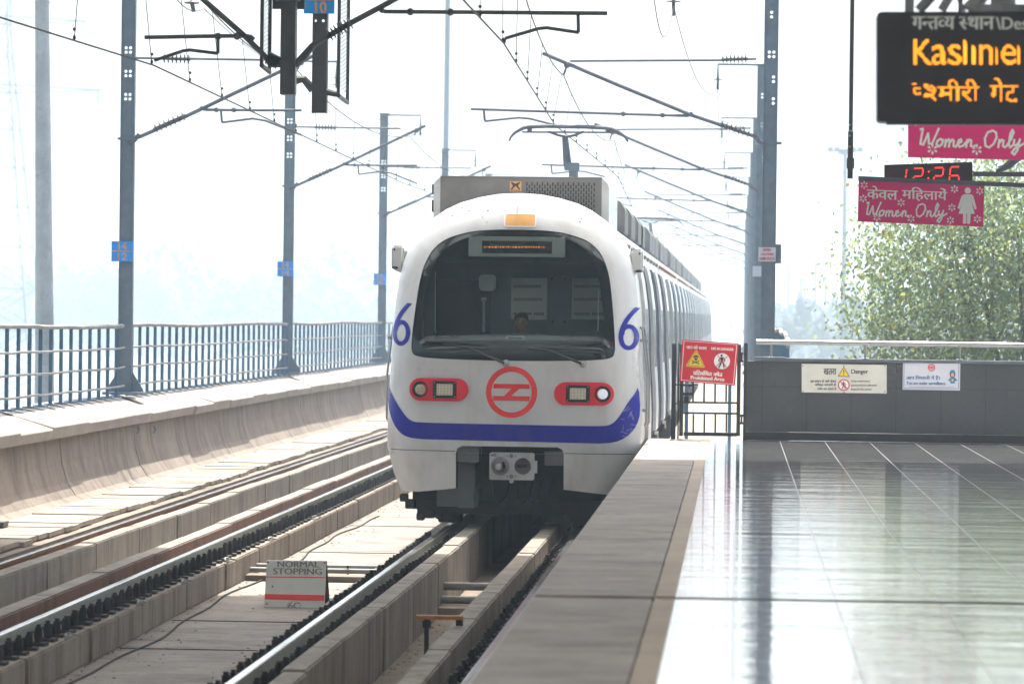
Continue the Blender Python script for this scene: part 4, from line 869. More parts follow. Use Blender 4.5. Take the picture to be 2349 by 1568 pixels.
# car bodies
BODY = [(v, u) for v, u in HALF if v >= 1.0]
def half_u(v):
    for i in range(len(HALF)-1):
        if HALF[i][0] <= v <= HALF[i+1][0]: k = (v-HALF[i][0])/(HALF[i+1][0]-HALF[i][0]); return HALF[i][1]+(HALF[i+1][1]-HALF[i][1])*k
def side(mb, y0, y1, vs, off, sgn=1, th=0.0):    # strip following the side profile, off metres outside it
    n = len(vs); o = [(TX+sgn*(half_u(v)+off), RZ+v) for v in vs]; i_ = [(TX+sgn*(half_u(v)+off-th), RZ+v) for v in vs]
    if th: mb.extr(o+i_[::-1], y0, y1)
    else: mb.add([(x, y0, z) for x, z in o]+[(x, y1, z) for x, z in o], [(i, i+1, n+i+1, n+i) for i in range(n-1)])
VS = [1.0, 1.2, 1.4, 1.75, 2.2, 2.54, 2.9, 3.21, 3.42, 3.5]
for k in range(NC):
    a, e = y0s[k], y1s[k]; mb = MB()
    pro = [(TX+u-.055, RZ+v) for v, u in BODY if v <= 3.6]+[(TX+u*.985, RZ+v-.015) for v, u in BODY if v > 3.6]
    pro += [(2*TX-x, z) for x, z in pro[-2::-1]]; mb.extr(pro, a+.002, e)
    car = build('car_body', mb, M['white'], train, smooth=True)
    for sgn in (1, -1):
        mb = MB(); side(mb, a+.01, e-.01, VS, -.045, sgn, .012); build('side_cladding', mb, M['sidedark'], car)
        mb = MB(); side(mb, a+.02, e-.02, [1.95, 2.2, 2.54, 2.9, 2.95], -.042, sgn, .004); build('window_band', mb, M['sideglass'], car)
    # door leaves hang outside the body and stand proud of it
    for d in range(4):
        yc = YF+CL*k+2.68+5.35*d
        if k == 0 and d == 0: yc += .9
        for sgn in (1, -1):
            mb = MB(); side(mb, yc-.78, yc+.78, [1.06, 1.2, 1.4, 1.75, 2.2, 2.54, 2.9, 3.21, 3.42, 3.47], .035, sgn, .075)
            dr = build('door', mb, M['sidesteel'], car)
            mb = MB(); side(mb, yc-.55, yc-.12, [2.0, 2.2, 2.54, 2.85], .0385, sgn, .004); side(mb, yc+.12, yc+.55, [2.0, 2.2, 2.54, 2.85], .0385, sgn, .004); build('door_window', mb, M['sideglass'], car)
            if sgn > 0:
                mb = MB(); xx = TX+half_u(1.06)+.035; mb.box(xx-.02, xx+.04, yc-.82, yc-.74, RZ+1.0, RZ+1.05); mb.box(xx+.02, xx+.04, yc-.82, yc-.74, RZ+.93, RZ+1.0); build('door_guide', mb, M['letter'], car)
        # ribs between the doors
        for f in (1.45, 2.68, 3.9):
            mb = MB(); side(mb, yc+f-.05, yc+f+.05, VS, .012, 1, .055)
            if yc+f < e-.2: build('side_rib', mb, M['sidedark'], car)
    for i in range(9):
        yy = a+.9+i*2.1; xx = TX+half_u(3.72); mb = MB()
        if yy < e: mb.ball((xx, yy, RZ+3.70), (.035, .07, .04), 8, 5); build('door_lamp', mb, M['railrust'] if k else M['stencil'], car)
    mb = MB(); mb.box(TX-1.3, TX+1.3, a+4, e-4.4, RZ+.34, RZ+.94); mb.box(TX-1.5, TX+1.52, a, e, RZ+.9, RZ+1.0); build('underframe', mb, M['dark'], car, bevel=.02)
    if k < NC-1: mb = MB(); mb.box(TX-1.2, TX+1.2, e, y0s[k+1], RZ+1.0, RZ+3.5); build('gangway', mb, M['black'], train)
    # roof units
    for j, yy in enumerate((a+2.6, a+4.6, a+7.2, e-8.6, e-5.6, e-3.6) if k else (YF+9.0, YF+12.4, e-5.0, e-3.0)):
        L = (1.7, 2.2, 3.0, 2.6, 1.7, 2.6)[j]; mb = MB(); mb.extr([(TX-1.12, RZ+4.02), (TX+1.12, RZ+4.02), (TX+1.12, RZ+4.38), (TX+1.04, RZ+4.52), (TX-1.04, RZ+4.52), (TX-1.12, RZ+4.38)], yy, yy+L); o = build('roof_unit', mb, M['roofgrey'], car, bevel=.015)
# front roof unit with grille
Y2 = YF+2.0
zt = P(1200, 407, Y2).z; z0 = RZ+3.9; xl, xr = P(1010, 450, Y2).x, P(1380, 450, Y2).x
mb = MB(); 
def slots():
    out = []; x = P(1207, 440, Y2).x; xe = P(1364, 440, Y2).x; k = 0
    while x < xe:
        z = zt-.06-(.035 if k % 2 else 0)
        while z > RZ+3.92: out.append([(x, z), (x+.017, z), (x+.017, z-.05), (x, z-.05)]); z -= .072
        x += .0345; k += 1
    return out
plate(mb, [(xl, z0), (xr, z0), (xr, zt), (xl, zt)], slots(), Y2, .012)
ac = build('front_roof_unit', mb, M['roofgrey'], train)
mb = MB(); mb.extr([(xl-.002, z0), (xl, zt), (xl-.06, zt-.05), (xl-.09, zt-.09), (xl-.09, z0)], Y2+.004, Y2+3.2); build('unit_end', mb, M['white'], ac); mb = MB(); mb.extr([(xr+.002, z0), (xr, zt), (xr+.075, zt-.07), (xr+.1, zt-.12), (xr+.1, z0)], Y2+.004, Y2+3.2); build('unit_end', mb, M['white'], ac)
mb = MB(); mb.box(xl, xr, Y2-.01, Y2+3.2, zt, zt+.012); build('unit_lid', mb, M['steel'], ac); mb = MB(); mb.box(xl, xr, Y2+.25, Y2+.3, z0, zt-.001); build('unit_core', mb, M['dark'], ac)
mb = MB()
for i in range(4): mb.ball((xl+.03, Y2-.002, zt-.08-.1*i), (.01, .006, .01), 8, 4)
for i in range(7): mb.ball((xl+.2+.27*i, Y2-.002, zt-.035), (.007, .005, .007), 8, 4)
build('rivet', mb, M['stencil'], ac)
mb = MB(); x_ = xl-.09; mb.box(x_-.05, x_, Y2+.3, Y2+1.4, zt-.22, zt-.09); mb.box(x_-.05, x_, Y2+.3, Y2+1.4, zt-.46, zt-.30); build('unit_bracket', mb, M['dark'], ac)
A = Art(Y2-.002); A.poly('maker_badge', 'plateorange', [(1169.5, 416), (1196, 416), (1196, 440), (1169.5, 440)], 1)
for s in (-1, 1): A.stroke('badge_mark', 'ink', [(1182.5-s*9, 419), (1182.5-s*1, 423), (1182.5+s*5, 428), (1182.5+s*9, 434)], 3, 2); A.stroke('badge_mark', 'ink', [(1182.5-s*9, 419), (1182.5-s*3, 427), (1182.5-s*9, 433.5)], 3, 2)
A.disc('badge_mark', 'ink', (1182.5, 424), 2.6, 2, ri=1.2, n=10); A.text('badge_mark', 'ink', 'SIDWAL', 1171, 435.6, 1194.5, 439.4, 2)
for (nm, m_), mb in A.m.items(): build(nm, mb, M[m_], ac)
# pantographs
def panto(Yp, dx=0):
    o = None; q = lambda x, y: P(x, y, Yq)+Vector((dx, Yp-Yq, 0)); Yq = 57.0
    mb = MB(); mb.tube([q(1168, 324), q(1172, 314), q(1182, 304), q(1200, 294), q(1214, 291), q(1255, 289.5), q(1300, 290.5), (q(1345, 291)), q(1388, 293.5), q(1402, 296), q(1418, 303), q(1433, 313), q(1441, 326)], [.018, .02, .025, .032, .036]+[.036]*5+[.032, .024, .018], 8); o = build('pantograph', mb, M['galv'], train, smooth=True)
    mb = MB(); mb.tube([q(1197, 303), q(1412, 304)], .016, 8)
    for x in (1215, 1394): mb.tube([q(x, 293), q(x, 304)], .04, 8)
    mb.tube([q(1258, 302), q(1282, 311), q(1300, 314), q(1316, 311), q(1340, 302)], .022, 8); build('collector_yoke', mb, M['galv'], o)
    mb = MB(); mb.tube([q(1296, 314), q(1302, 380)], [.05, .07], 10); build('upper_arm', mb, M['galv'], o, smooth=True)
    mb = MB(); a = q(1312, 381); mb.box(a.x-.12, a.x+.12, Yp-.15, Yp+.15, a.z-.07, a.z+.05); mb.tube([q(1316, 382), q(1314, 405)+Vector((0, .2, 0))], .08, 10); build('arm_joint', mb, M['mast'], o)
    mb = MB(); b_ = q(1314, 404); mb.tube([b_+Vector((0, .2, 0)), Vector((b_.x, Yp+1.6, RZ+4.45))], .06, 8); mb.box(b_.x-.5, b_.x+.5, Yp-.3, Yp+1.8, RZ+4.36, RZ+4.46); build('base_frame', mb, M['mast'], o)
panto(57.0); panto(57+CL*2.45, .1)

# ---------------------------------------------------------------- inside the cab
VB = 1.75                                       # back wall behind the nose
mb = MB(); mb.box(TX-1.3, TX+1.3, YF+VB, YF+VB+.04, RZ+1.3, RZ+3.6); bw = build('cab_rear_wall', mb, M['cabgrey'], train)
mb = MB(); mb.box(TX-1.38, TX-1.34, YF+.55, YF+VB, RZ+1.3, RZ+3.3); mb.box(TX+1.34, TX+1.38, YF+.55, YF+VB, RZ+1.3, RZ+3.3); mb.box(TX-1.25, TX+1.25, YF+.82, YF+VB, RZ+3.62, RZ+3.66); mb.box(TX-1.4, TX+1.4, YF+.3, YF+VB, RZ+1.26, RZ+1.3); build('cab_lining', mb, M['cabdark'], train)
mb = MB(); mb.box(TX-1.15, TX-.40, YF+VB-.02, YF+VB-.001, RZ+1.35, RZ+3.2); build('cab_door', mb, M['cabdark'], bw)
def inD(x, y, w_): return P(x, y, YF+w_)
def wallrect(name, mat, x0, y0, x1, y1, w_, th=.02, parent=bw, bevel=0):
    a, c = inD(x0, y0, w_), inD(x1, y1, w_); mb = MB(); mb.box(a.x, c.x, YF+w_, YF+w_+th, c.z, a.z); return build(name, mb, M[mat], parent, bevel=bevel)
w1 = VB-.05
for x0, x1, s0, s1 in ((1147, 1275, 1173, 1254), (1288, 1400, 1312, 1392)):
    wallrect('equipment_door', 'cabgrey', x0, 632, x1, 744, w1, .03, bevel=.01); wallrect('equipment_sheet', 'paper', s0, 637, s1, 733, w1-.012, .01)
    mb = MB(); 
    for yy in (657, 687, 720):
        xs = s0+5
        while xs < s1-8:
            a, c = inD(xs, yy-4, w1-.02), inD(xs+2.6, yy+3, w1-.02); mb.box(a.x, c.x, YF+w1-.02, YF+w1-.013, c.z, a.z); xs += 4 if rs.random() < .93 else 9
    build('breaker_row', mb, M['stencil'], bw)
    for yy in (638, 738):
        mb = MB(); a = inD(x1-8 if x0 < 1200 else x0+8, yy, w1-.004); mb.lathe(a, (0, -1, 0), [(0, .025), (.01, .022), (.01, 0)], 12); build('door_lock', mb, M['black2'], bw)
a, c = inD(1098, 667, w1-.15), inD(1137, 629, w1-.15); mb = MB(); mb.extr(rrect(a.x, a.z, c.x, c.z, .06), YF+w1-.15, YF+w1-.03); build('loudspeaker', mb, M['ivory'], train, bevel=.012)
mb = MB(); mb.tube([inD(1110, 683, 1.0), inD(1109.5, 762, 1.0)], .021, 12); mb.tube([inD(1104, 686, 1.0), inD(1116, 686, 1.0)], .025, 8); build('cab_grab_pole', mb, M['steel'], train, smooth=True)
# desk
mb = MB(); N = 24; pr = []
for i in range(N+1):
    u = -1.18+2.36*i/N; k = (u/1.18)**2
    pr.append((u, 2.515-.14*k, .62-.1*k))
vv = []
for u, v, w_ in pr:
    wz = wf(u, 2.3)+.06; vv += [TW(u, wz, 2.30), TW(u, wz+.02, 2.385), TW(u, .40+.05, v-.05), TW(u, .58, v), TW(u, .95, v-.01), TW(u, 1.0, v-.4)]
mb.add(vv, [(6*i+j, 6*i+j+1, 6*i+j+7, 6*i+j+6) for i in range(N) for j in range(5)]); dk = build('driver_desk', mb, M['desk'], train, smooth=2)
a, c = inD(1161, 768, .40), inD(1203, 790, .40); mb = MB(); mb.box(a.x, c.x, YF+.36, YF+.5, c.z, a.z); build('desk_vent', mb, M['desk'], dk, bevel=.008)
a, c = inD(1166, 773, .35), inD(1198, 787, .35); mb = MB()
for i in range(7): z = c.z+(a.z-c.z)*(i+.1)/7; mb.box(a.x, c.x, YF+.348, YF+.358, z, z+(a.z-c.z)*.085)
mb.box(a.x, c.x, YF+.355, YF+.36, c.z, a.z); build('vent_grille', mb, M['cabdark'], dk)
for x in (998, 1372):
    mb = MB(); mb.tube([inD(x+1, 622, .62), inD(x, 768, .40)], .006, 6); mb.lathe(inD(x, 766, .4), (0, 0, 1), [(0, .03), (.02, .02), (.05, .01)], 10); build('blind_rod', mb, M['chrome'], train)
# destination box and sun visor
wb = .47
wallrect('sun_visor', 'cabdark', 985, 592, 1398, 606, .62, .03, parent=train)
db = wallrect('destination_box', 'ivory', 1075, 541, 1296, 590, wb, .12, parent=train, bevel=.008)
wallrect('display_window', 'cabdark', 1106, 552, 1266, 582, wb-.006, .008, parent=db)
A = Art(YF+wb-.007); xx = 1111
for g_ in (3, 2, 5, 4, 6, 2, 3, 5, 2, 4, 2, 3, 6, 4, 3, 2, 5, 3, 2, 4, 3, 5, 2, 3):
    if xx > 1262: break
    A.poly('display_dots', 'ledcab', [(xx, 565), (xx+g_*.8, 564.6), (xx+g_*.8, 568.4 if g_ > 2 else 566.5), (xx, 568.6)], 1); xx += g_+2.4
for (nm, m_), mb in A.m.items(): build(nm, mb, M[m_], db)
mb = MB(); mb.box(TX-1.1, TX+1.1, YF+.86, YF+.88, RZ+3.45, RZ+3.86); build('header_panel', mb, M['cabdark'], train)

# ---------------------------------------------------------------- the driver
hd = P(1196, 741, YF+1.15); hx, hy, hz = hd
person = thing('person', 'train driver with short black hair and dark jacket seated behind the windscreen', 'person', (hx, hy, RZ+1.3))
def remesh(name, mb, mat, parent, vox, it=3):
    o = build(name, mb, M[mat], parent); md = o.modifiers.new('r', 'REMESH'); md.mode = 'VOXEL'; md.voxel_size = vox
    sm = o.modifiers.new('s', 'SMOOTH'); sm.iterations = it; sm.factor = .5
    me = bpy.data.meshes.new_from_object(o.evaluated_get(bpy.context.evaluated_depsgraph_get())); o.modifiers.clear(); o.data = me
    me.polygons.foreach_set("use_smooth", [True]*len(me.polygons))
    if not me.materials: me.materials.append(M[mat])
    return o
mb = MB(); c = Vector((hx, hy, hz))
mb.ball(c+Vector((0, .01, .025)), (.082, .098, .10), 18, 12); mb.ball(c+Vector((0, -.012, -.045)), (.066, .075, .085), 16, 10); mb.ball(c+Vector((0, -.05, -.105)), (.035, .035, .03), 12, 8)
mb.tube([c+Vector((0, -.088, .012)), c+Vector((0, -.108, -.028)), c+Vector((0, -.1, -.042))], [.011, .018, .016], 8); mb.ball(c+Vector((0, -.085, -.072)), (.026, .014, .008), 10, 6)
for s in (-1, 1):
    mb.ball(c+Vector((s*.084, .01, -.015)), (.012, .022, .034), 10, 7); mb.tube([c+Vector((s*.015, -.089, .034)), c+Vector((s*.055, -.078, .036))], .009, 6)
mb.tube([c+Vector((0, .015, -.06)), c+Vector((0, .03, -.19))], [.055, .062], 14)
T0 = c+Vector((0, .05, -.2)); hip = c+Vector((0, .1, -.66))
mb.tube([T0, T0+Vector((0, .02, -.1)), T0+Vector((0, .03, -.3)), hip], [.08, .15, .155, .15], 16)
for s in (-1, 1):
    sh, el_, wr_ = T0+Vector((s*.19, .01, -.03)), T0+Vector((s*.25, -.10, -.28)), T0+Vector((s*.17, -.34, -.30))
    mb.tube([T0+Vector((0, .01, -.02)), sh], .06, 10); mb.tube([sh, el_], [.055, .042], 10); mb.tube([el_, wr_], [.042, .028], 10)
    pm = wr_+Vector((-s*.01, -.06, -.005)); mb.tube([wr_, pm], [.028, .038], 10)
    for f in range(4):
        a = pm+Vector((s*(-.03+.02*f), -.01, 0)); L = (.062, .074, .07, .055)[f]; mb.tube([a, a+Vector((0, -L*.5, .006)), a+Vector((0, -L, -.018))], [.010, .009, .008], 7)
    a = wr_+Vector((-s*.03, -.03, 0)); mb.tube([a, a+Vector((-s*.025, -.03, .0)), a+Vector((-s*.03, -.055, -.01))], [.011, .010, .009], 7)
    kn = hip+Vector((s*.12, -.42, .0)); mb.tube([hip+Vector((s*.08, 0, 0)), kn], [.085, .06], 10); mb.tube([kn, kn+Vector((0, .05, -.38))], [.058, .042], 10)
    ft = kn+Vector((0, .05, -.40)); mb.tube([ft, ft+Vector((0, -.18, -.03))], [.045, .035], 8)
body = remesh('person_body', mb, 'skin', person, .006)
mb = MB(); mb.ball(c+Vector((0, .03, .06)), (.094, .10, .082), 18, 12); mb.ball(c+Vector((0, .055, -.0)), (.09, .075, .09), 16, 10); mb.tube([c+Vector((-.075, -.045, .085)), c+Vector((-.02, -.075, .10)), c+Vector((.04, -.07, .098)), c+Vector((.08, -.03, .08))], [.025, .03, .03, .022], 8); remesh('hair', mb, 'hair', person, .006)
mb = MB(); mb.tube([T0+Vector((0, .0, .03)), T0+Vector((0, .02, -.1)), T0+Vector((0, .03, -.3)), hip+Vector((0, 0, -.02))], [.085, .17, .175, .17], 18)
for s in (-1, 1):
    sh, el_, wr_ = T0+Vector((s*.19, .01, -.03)), T0+Vector((s*.25, -.10, -.28)), T0+Vector((s*.17, -.34, -.30)); mb.tube([T0+Vector((0, .01, -.01)), sh], [.075, .075], 12); mb.tube([sh, el_], [.075, .058], 12); mb.tube([el_, wr_+Vector((0, .03, 0))], [.058, .042], 12)
remesh('jacket', mb, 'cloth', person, .012)
mb = MB()
for s in (-1, 1): mb.add([T0+Vector((s*.02, -.1, .02)), T0+Vector((s*.075, -.07, .055)), T0+Vector((s*.08, -.1, .0)), T0+Vector((s*.03, -.13, -.05))], [(0, 1, 2, 3)])
build('collar', mb, M['collar'], person)
mb = MB()
for s in (-1, 1): mb.ball(c+Vector((s*.034, -.083, .016)), (.014, .008, .007), 10, 6)
build('eye', mb, M['eye'], person); mb = MB()
for s in (-1, 1): mb.ball(c+Vector((s*.034, -.09, .016)), (.006, .004, .006), 8, 5); mb.tube([c+Vector((s*.014, -.096, .037)), c+Vector((s*.056, -.083, .04))], .004, 5)
build('iris_and_brow', mb, M['hair'], person)
t = thing('driver_seat', 'dark high-backed driver seat hidden behind the driver in the cab', 'seat', (hx, hy+.2, RZ+1.3))
mb = MB(); mb.box(hx-.24, hx+.24, hy-.2, hy+.33, RZ+1.3+.5-.3, RZ+1.3+.58-.3); build('seat_cushion', mb, M['cloth'], t, bevel=.03); mb = MB(); mb.box(hx-.22, hx+.22, hy+.31, hy+.4, RZ+1.6, hz-.2); build('seat_back', mb, M['cloth'], t, bevel=.03)
mb = MB(); mb.tube([(hx, hy+.1, RZ+1.3), (hx, hy+.1, RZ+1.5)], .05, 10); build('pedestal', mb, M['cabdark'], t)

# ================================================================ overhead line masts
Y0, DY = 57.5, 21.0
def sheds(mb, a, b, n, r):
    a, b = Vector(a), Vector(b); ax = (b-a).normalized(); L = (b-a).length; mb.tube([a, b], .028, 8)
    for i in range(n): mb.lathe(a+ax*(L*(i+.5)/n), ax, [(-.004, r), (.012, r*.35), (.016, .02)] if False else [(-.006, .02), (0, r), (.006, r*.9), (.02, .02)], 12)
def holes_plate(mb, x0, x1, z0, z1, y, th, hs):
    loop = [(x0, z0), (x1, z0), (x1, z1), (x0, z1)]; plate(mb, loop, hs, y, th)
def mast(t, x, Yp, zb, zt, wd, mat, clusters, base=True):
    q = .026; hs = []
    for z, cols in clusters:
        for dx in cols:
            for dz in (-.037, .037): hs.append([(x+dx+q*math.cos(2*PI*i/10), z+dz+q*math.sin(2*PI*i/10)) for i in range(10)])
    mb = MB(); holes_plate(mb, x-wd/2, x+wd/2, zb, zt, Yp, .012, hs)
    for s in (-1, 1): mb.box(x+s*(wd/2+.004)-.004, x+s*(wd/2+.004)+.004, Yp-.03, Yp+.10, zb, zt)
    p = build('pole', mb, mat, t)
    if base:
        mb = MB(); mb.box(x-.33, x+.33, Yp-.25, Yp+.3, zb-.03, zb+.012)
        for s in (-1, 1): mb.extr([(x+s*(wd/2+.01), zb+.013), (x+s*.31, zb+.013), (x+s*.31, zb+.05), (x+s*(wd/2+.01), zb+.36)], Yp+.02, Yp+.045)
        build('base_plate', mb, mat, t)
    return p
def canti(t, Yp, Yr, d, mat, ins, hidden=()):
    """d: lists of picture points at depth Yr; built at depth Yp with the same size."""
    q = lambda p: P(p[0], p[1], Yr)+Vector((0, Yp-Yr, 0))
    mb = MB(); mb.tube([q(p) for p in d['main']], .034, 8); o = build('cantilever_tube', mb, mat, t, smooth=True)
    mb = MB(); mb.tube([q(p) for p in d['root']], .04, 8); build('bracket', mb, mat, o)
    mb = MB(); sheds(mb, q(d['ins'][0]), q(d['ins'][1]), 7, .085); build('insulator', mb, ins, t)
    if 'tie' in d:
        mb = MB(); mb.tube([q(p) for p in d['tie']], .022, 8); build('top_tie', mb, mat, t); mb = MB(); sheds(mb, q(d['tins'][0]), q(d['tins'][1]), 7, .085); build('insulator', mb, ins, t)
    mb = MB(); mb.tube([q(p) for p in d['reg']], .025, 8)
    for f in (.12, .3): a, b = q(d['reg'][0]), q(d['reg'][-1]); mb.ball(a+(b-a)*f, .045, 8, 5)
    mb.tube([q(d['reg'][0]), q(d['joint'])], .03, 6); o = build('registration_tube', mb, mat, t)
    mb = MB(); mb.tube([q(p) for p in d['drop']], .02, 6); mb.tube([q(p) for p in d['arm']], .021, 8); build('steady_arm', mb, mat, o)
    if 'hang' in d: mb = MB(); mb.tube([q(p) for p in d['hang']], .018, 6); mb.ball(q(d['hang'][0]), .06, 8, 5); build('wire_clamp', mb, mat, t)
DR = dict(main=[(1735, 314), (1586, 264), (1420, 196), (1245, 122)], root=[(1756, 332), (1740, 322), (1728, 308)], ins=[(1722, 309), (1652, 284)], tie=[(1735, 135), (1652, 138), (1308, 140)], tins=[(1716, 135), (1655, 137)],
          joint=(1588, 258), reg=[(1580, 266), (1420, 261), (1080, 250)], drop=[(1110, 252), (1112, 278)], arm=[(1112, 278), (1190, 270), (1215, 272), (1278, 288)], hang=[(1301, 149), (1293, 172)])
DL = dict(main=[(318, 315), (420, 270), (641, 165), (717, 129)], root=[(296, 330), (308, 322), (320, 308)], ins=[(352, 297), (425, 265)], tie=[(303, 133), (380, 134), (640, 138)], tins=[(372, 134), (437, 136)],
          joint=(460, 245), reg=[(470, 252), (600, 253), (692, 253)], drop=[(507, 255), (509, 281)], arm=[(509, 281), (580, 272), (610, 277), (692, 310)], hang=[(690, 143), (682, 160)])
XR, XL = P(1763, 600, Y0).x, P(289, 600, Y0).x
zL = P(284, 900, Y0).z
names = {0: 'nearest', 1: 'second', 2: 'third', 3: 'fourth'}
def cluster_z(pts, Yr): return [P(290, y, Yr).z for y in pts]
for k in range(7):
    Yp = Y0+DY*k; far = k > 3
    lab = ['grey mast with blue 14 over 12 plate rising before the railing', 'grey mast with a blue plate behind the hanging posts',
           'grey fence mast with a small blue plate just left of the train'][k] if k < 3 else 'faded mast in the haze beyond the train nose, left side'
    t = thing('overhead_mast', lab, 'mast', (XL, Yp, zL), 'overhead line masts along the left fence')
    top = 7.35
    cl = [(z, (-.037, .037)) for z in cluster_z((115, 169, 222), Y0)] if k < 4 else []
    mast(t, XL, Yp, zL, top if k else 8.2, .215, M['mast'], cl)
    canti(t, Yp, Y0, DL, M['galv'], M['insul'])
    mb = MB(); z = P(290, 318, Y0).z; mb.box(XL-.16, XL+.15, Yp-.035, Yp+.12, z-.02, z+.02); build('clamp_band', mb, M['mast'], t)
    if k:
        mb = MB(); mb.box(XL-.14, XL+.16, Yp-.02, Yp+.1, top, top+.03); mb.tube([(XL, Yp, top-.02), (XL+1.05, Yp, top-.02), (XL+1.05, Yp, top-.35)], .03, 6); build('top_arm', mb, M['mast'], t); mb = MB(); sheds(mb, (XL+1.05, Yp, top-.3), (XL+1.05, Yp, top-.62), 2, .1); build('insulator', mb, M['insul'], t)
    if k < 4:
        a, c = P(257, 553, Y0), P(306, 600, Y0); sh = Vector((0, Yp-Y0, 0)); mb = MB(); mb.box(a.x, c.x, Yp-.06, Yp-.04, c.z, a.z); pl_ = build('number_plate', mb, M['plateblue'], t, label='blue number plate with orange figures')
        class Sh(Art):
            def p(s, x, y, layer): return P(x, y, Y0)+Vector((0, Yp-Y0-.061-.003*layer, 0))
        A = Sh(Y0); top_, bot = (('14', '12'), ('14', '14'), ('14', '16'), ('14', '18'))[k]
        A.text('figures', 'plateorange', top_, 273, 556, 292, 573, bold=.8); A.text('figures', 'plateorange', bot, 272, 580, 293, 597, bold=.8); A.stroke('figures', 'plateorange', [(259, 576), (304, 576.5)], 2)
        for (nm, m_), mb in A.m.items(): build(nm, mb, M[m_], pl_)
for k in range(8):
    Yp = Y0+DY*k
    lab = 'tall grey mast with a white caution plate behind the granite wall' if k == 0 else ('grey mast directly behind the caution plate mast' if k == 1 else 'faded mast in the hazy row behind the caution plate mast')
    t = thing('overhead_mast', lab, 'mast', (XR, Yp, -.3), 'overhead line masts along the right walkway')
    top = 7.35
    zc = [P(1763, y, Y0).z for y in (125, 232)]
    cl = [(zc[0], (-.03, .045)), (P(1763, 34, Y0).z, (.0,)), (P(1763, 182, Y0).z, (.045,)), (zc[1], (.045,))] if k < 4 else []
    mast(t, XR, Yp, -.30, top if k else 8.2, .215, M['mast'], cl)
    canti(t, Yp, Y0, DR, M['galv'], M['insul'])
    z = P(1763, 328, Y0).z; mb = MB(); mb.box(XR-.15, XR+.19, Yp-.035, Yp+.12, z-.02, z+.02); build('clamp_band', mb, M['mast'], t)
    tx = top if k else P(1763, -25, Y0).z
    if True:
        x1 = XR-1.0 if k else P(1545, 0, Y0).x
        mb = MB(); mb.tube([(XR, Yp, tx-.02), (x1, Yp, tx-.02), (x1, Yp, tx-.35)], .03, 6); build('top_arm', mb, M['mast'], t)
        mb = MB(); zz = tx-.3 if k else P(1545, -5, Y0).z; sheds(mb, (x1, Yp, zz), (x1, Yp, zz-.12), 1, .13); mb.tube([(x1, Yp, zz-.1), (x1, Yp, zz-.3)], .03, 8); build('insulator', mb, M['insul'], t)
    if k < 2:
        mb = MB(); a, c = P(1740, 567, Y0), P(1779, 600, Y0); mb.box(a.x, c.x, Yp-.06, Yp-.05, c.z, a.z); pl_ = build('caution_plate', mb, M['boardb'], t, label='white caution plate with red lettering')
        if k == 0:
            A = Art(Y0-.061); A.text('lettering', 'signred', 'CAUTION', 1745, 580, 1774, 585.5, bold=.3); A.text('lettering', 'signred', '25000 VOLTS', 1741.5, 590, 1777, 596.5, bold=.3); A.text('lettering', 'signred', list('सावधान'), 1750, 570, 1769, 577, bold=.3)
            for (nm, m_), mb in A.m.items(): build(nm, mb, M[m_], pl_)
            mb = MB(); a, c = P(1780, 560, Y0), P(1792, 604, Y0); mb.box(a.x, c.x, Yp+.02, Yp+.2, c.z, a.z); build('side_box', mb, M['mast'], t)

# ---------------------------------------------------------------- drop posts with their screens, at the canopy end
Y1, Y2_ = 40.3, 43.2
ZT = 8.6
t = thing('drop_post', 'dark hanging mast holding the cantilevers above both tracks, left of the 10 plate', 'mast', (P(661, 100, Y1).x, Y1, ZT), 'dark masts hanging from the canopy end')
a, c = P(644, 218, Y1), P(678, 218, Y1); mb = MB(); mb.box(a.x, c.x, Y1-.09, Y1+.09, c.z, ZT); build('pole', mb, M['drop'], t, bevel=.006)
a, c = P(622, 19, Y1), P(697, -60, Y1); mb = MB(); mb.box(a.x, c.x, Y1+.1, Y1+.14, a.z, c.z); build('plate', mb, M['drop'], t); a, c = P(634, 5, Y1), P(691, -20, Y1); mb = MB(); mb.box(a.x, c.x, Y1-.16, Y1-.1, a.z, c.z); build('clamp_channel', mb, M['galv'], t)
LFT = dict(main=[(632, 143), (612, 133), (556, 78), (476, 8), (420, -42)], root=[(646, 148), (618, 147)], ins=[(640, 145), (613, 132)], joint=(582, 92), reg=[(572, 83), (500, 83), (332, 86)], drop=[(500, 86), (500, 123)], arm=[(500, 123), (436, 115), (420, 117), (354, 139)])
RGT = dict(main=[(684, 140), (716, 105), (799, 56), (874, 16), (940, -20)], root=[(676, 150), (700, 128), (718, 104)], ins=[(752, 83), (806, 52)], joint=(870, 20), reg=[(880, 27), (1020, 28), (1393, 31)], drop=[(1326, 33), (1327, 75)], arm=[(1328, 75), (1254, 64), (1235, 66), (1160, 88), (1156, 99)])
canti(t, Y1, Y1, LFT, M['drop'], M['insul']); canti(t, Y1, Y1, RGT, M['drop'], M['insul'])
t2 = thing('drop_post', 'dark hanging mast with the blue plate numbered 10', 'mast', (P(733, 100, Y2_).x, Y2_, ZT), 'dark masts hanging from the canopy end')
a, c = P(716, 260, Y2_), P(749, 260, Y2_); mb = MB(); hz = P(733, 49, Y2_).z
plate(mb, [(a.x, a.z), (c.x, a.z), (c.x, ZT), (a.x, ZT)], [[(x+.017*math.cos(2*PI*i/12), hz+.017*math.sin(2*PI*i/12)) for i in range(12)] for x in (P(725, 49, Y2_).x, P(743, 49, Y2_).x)], Y2_-.06, .012); mb.box(a.x-.002, a.x+.012, Y2_-.047, Y2_+.1, a.z, ZT); mb.box(c.x-.012, c.x+.002, Y2_-.047, Y2_+.1, a.z, ZT); build('pole', mb, M['drop'], t2)
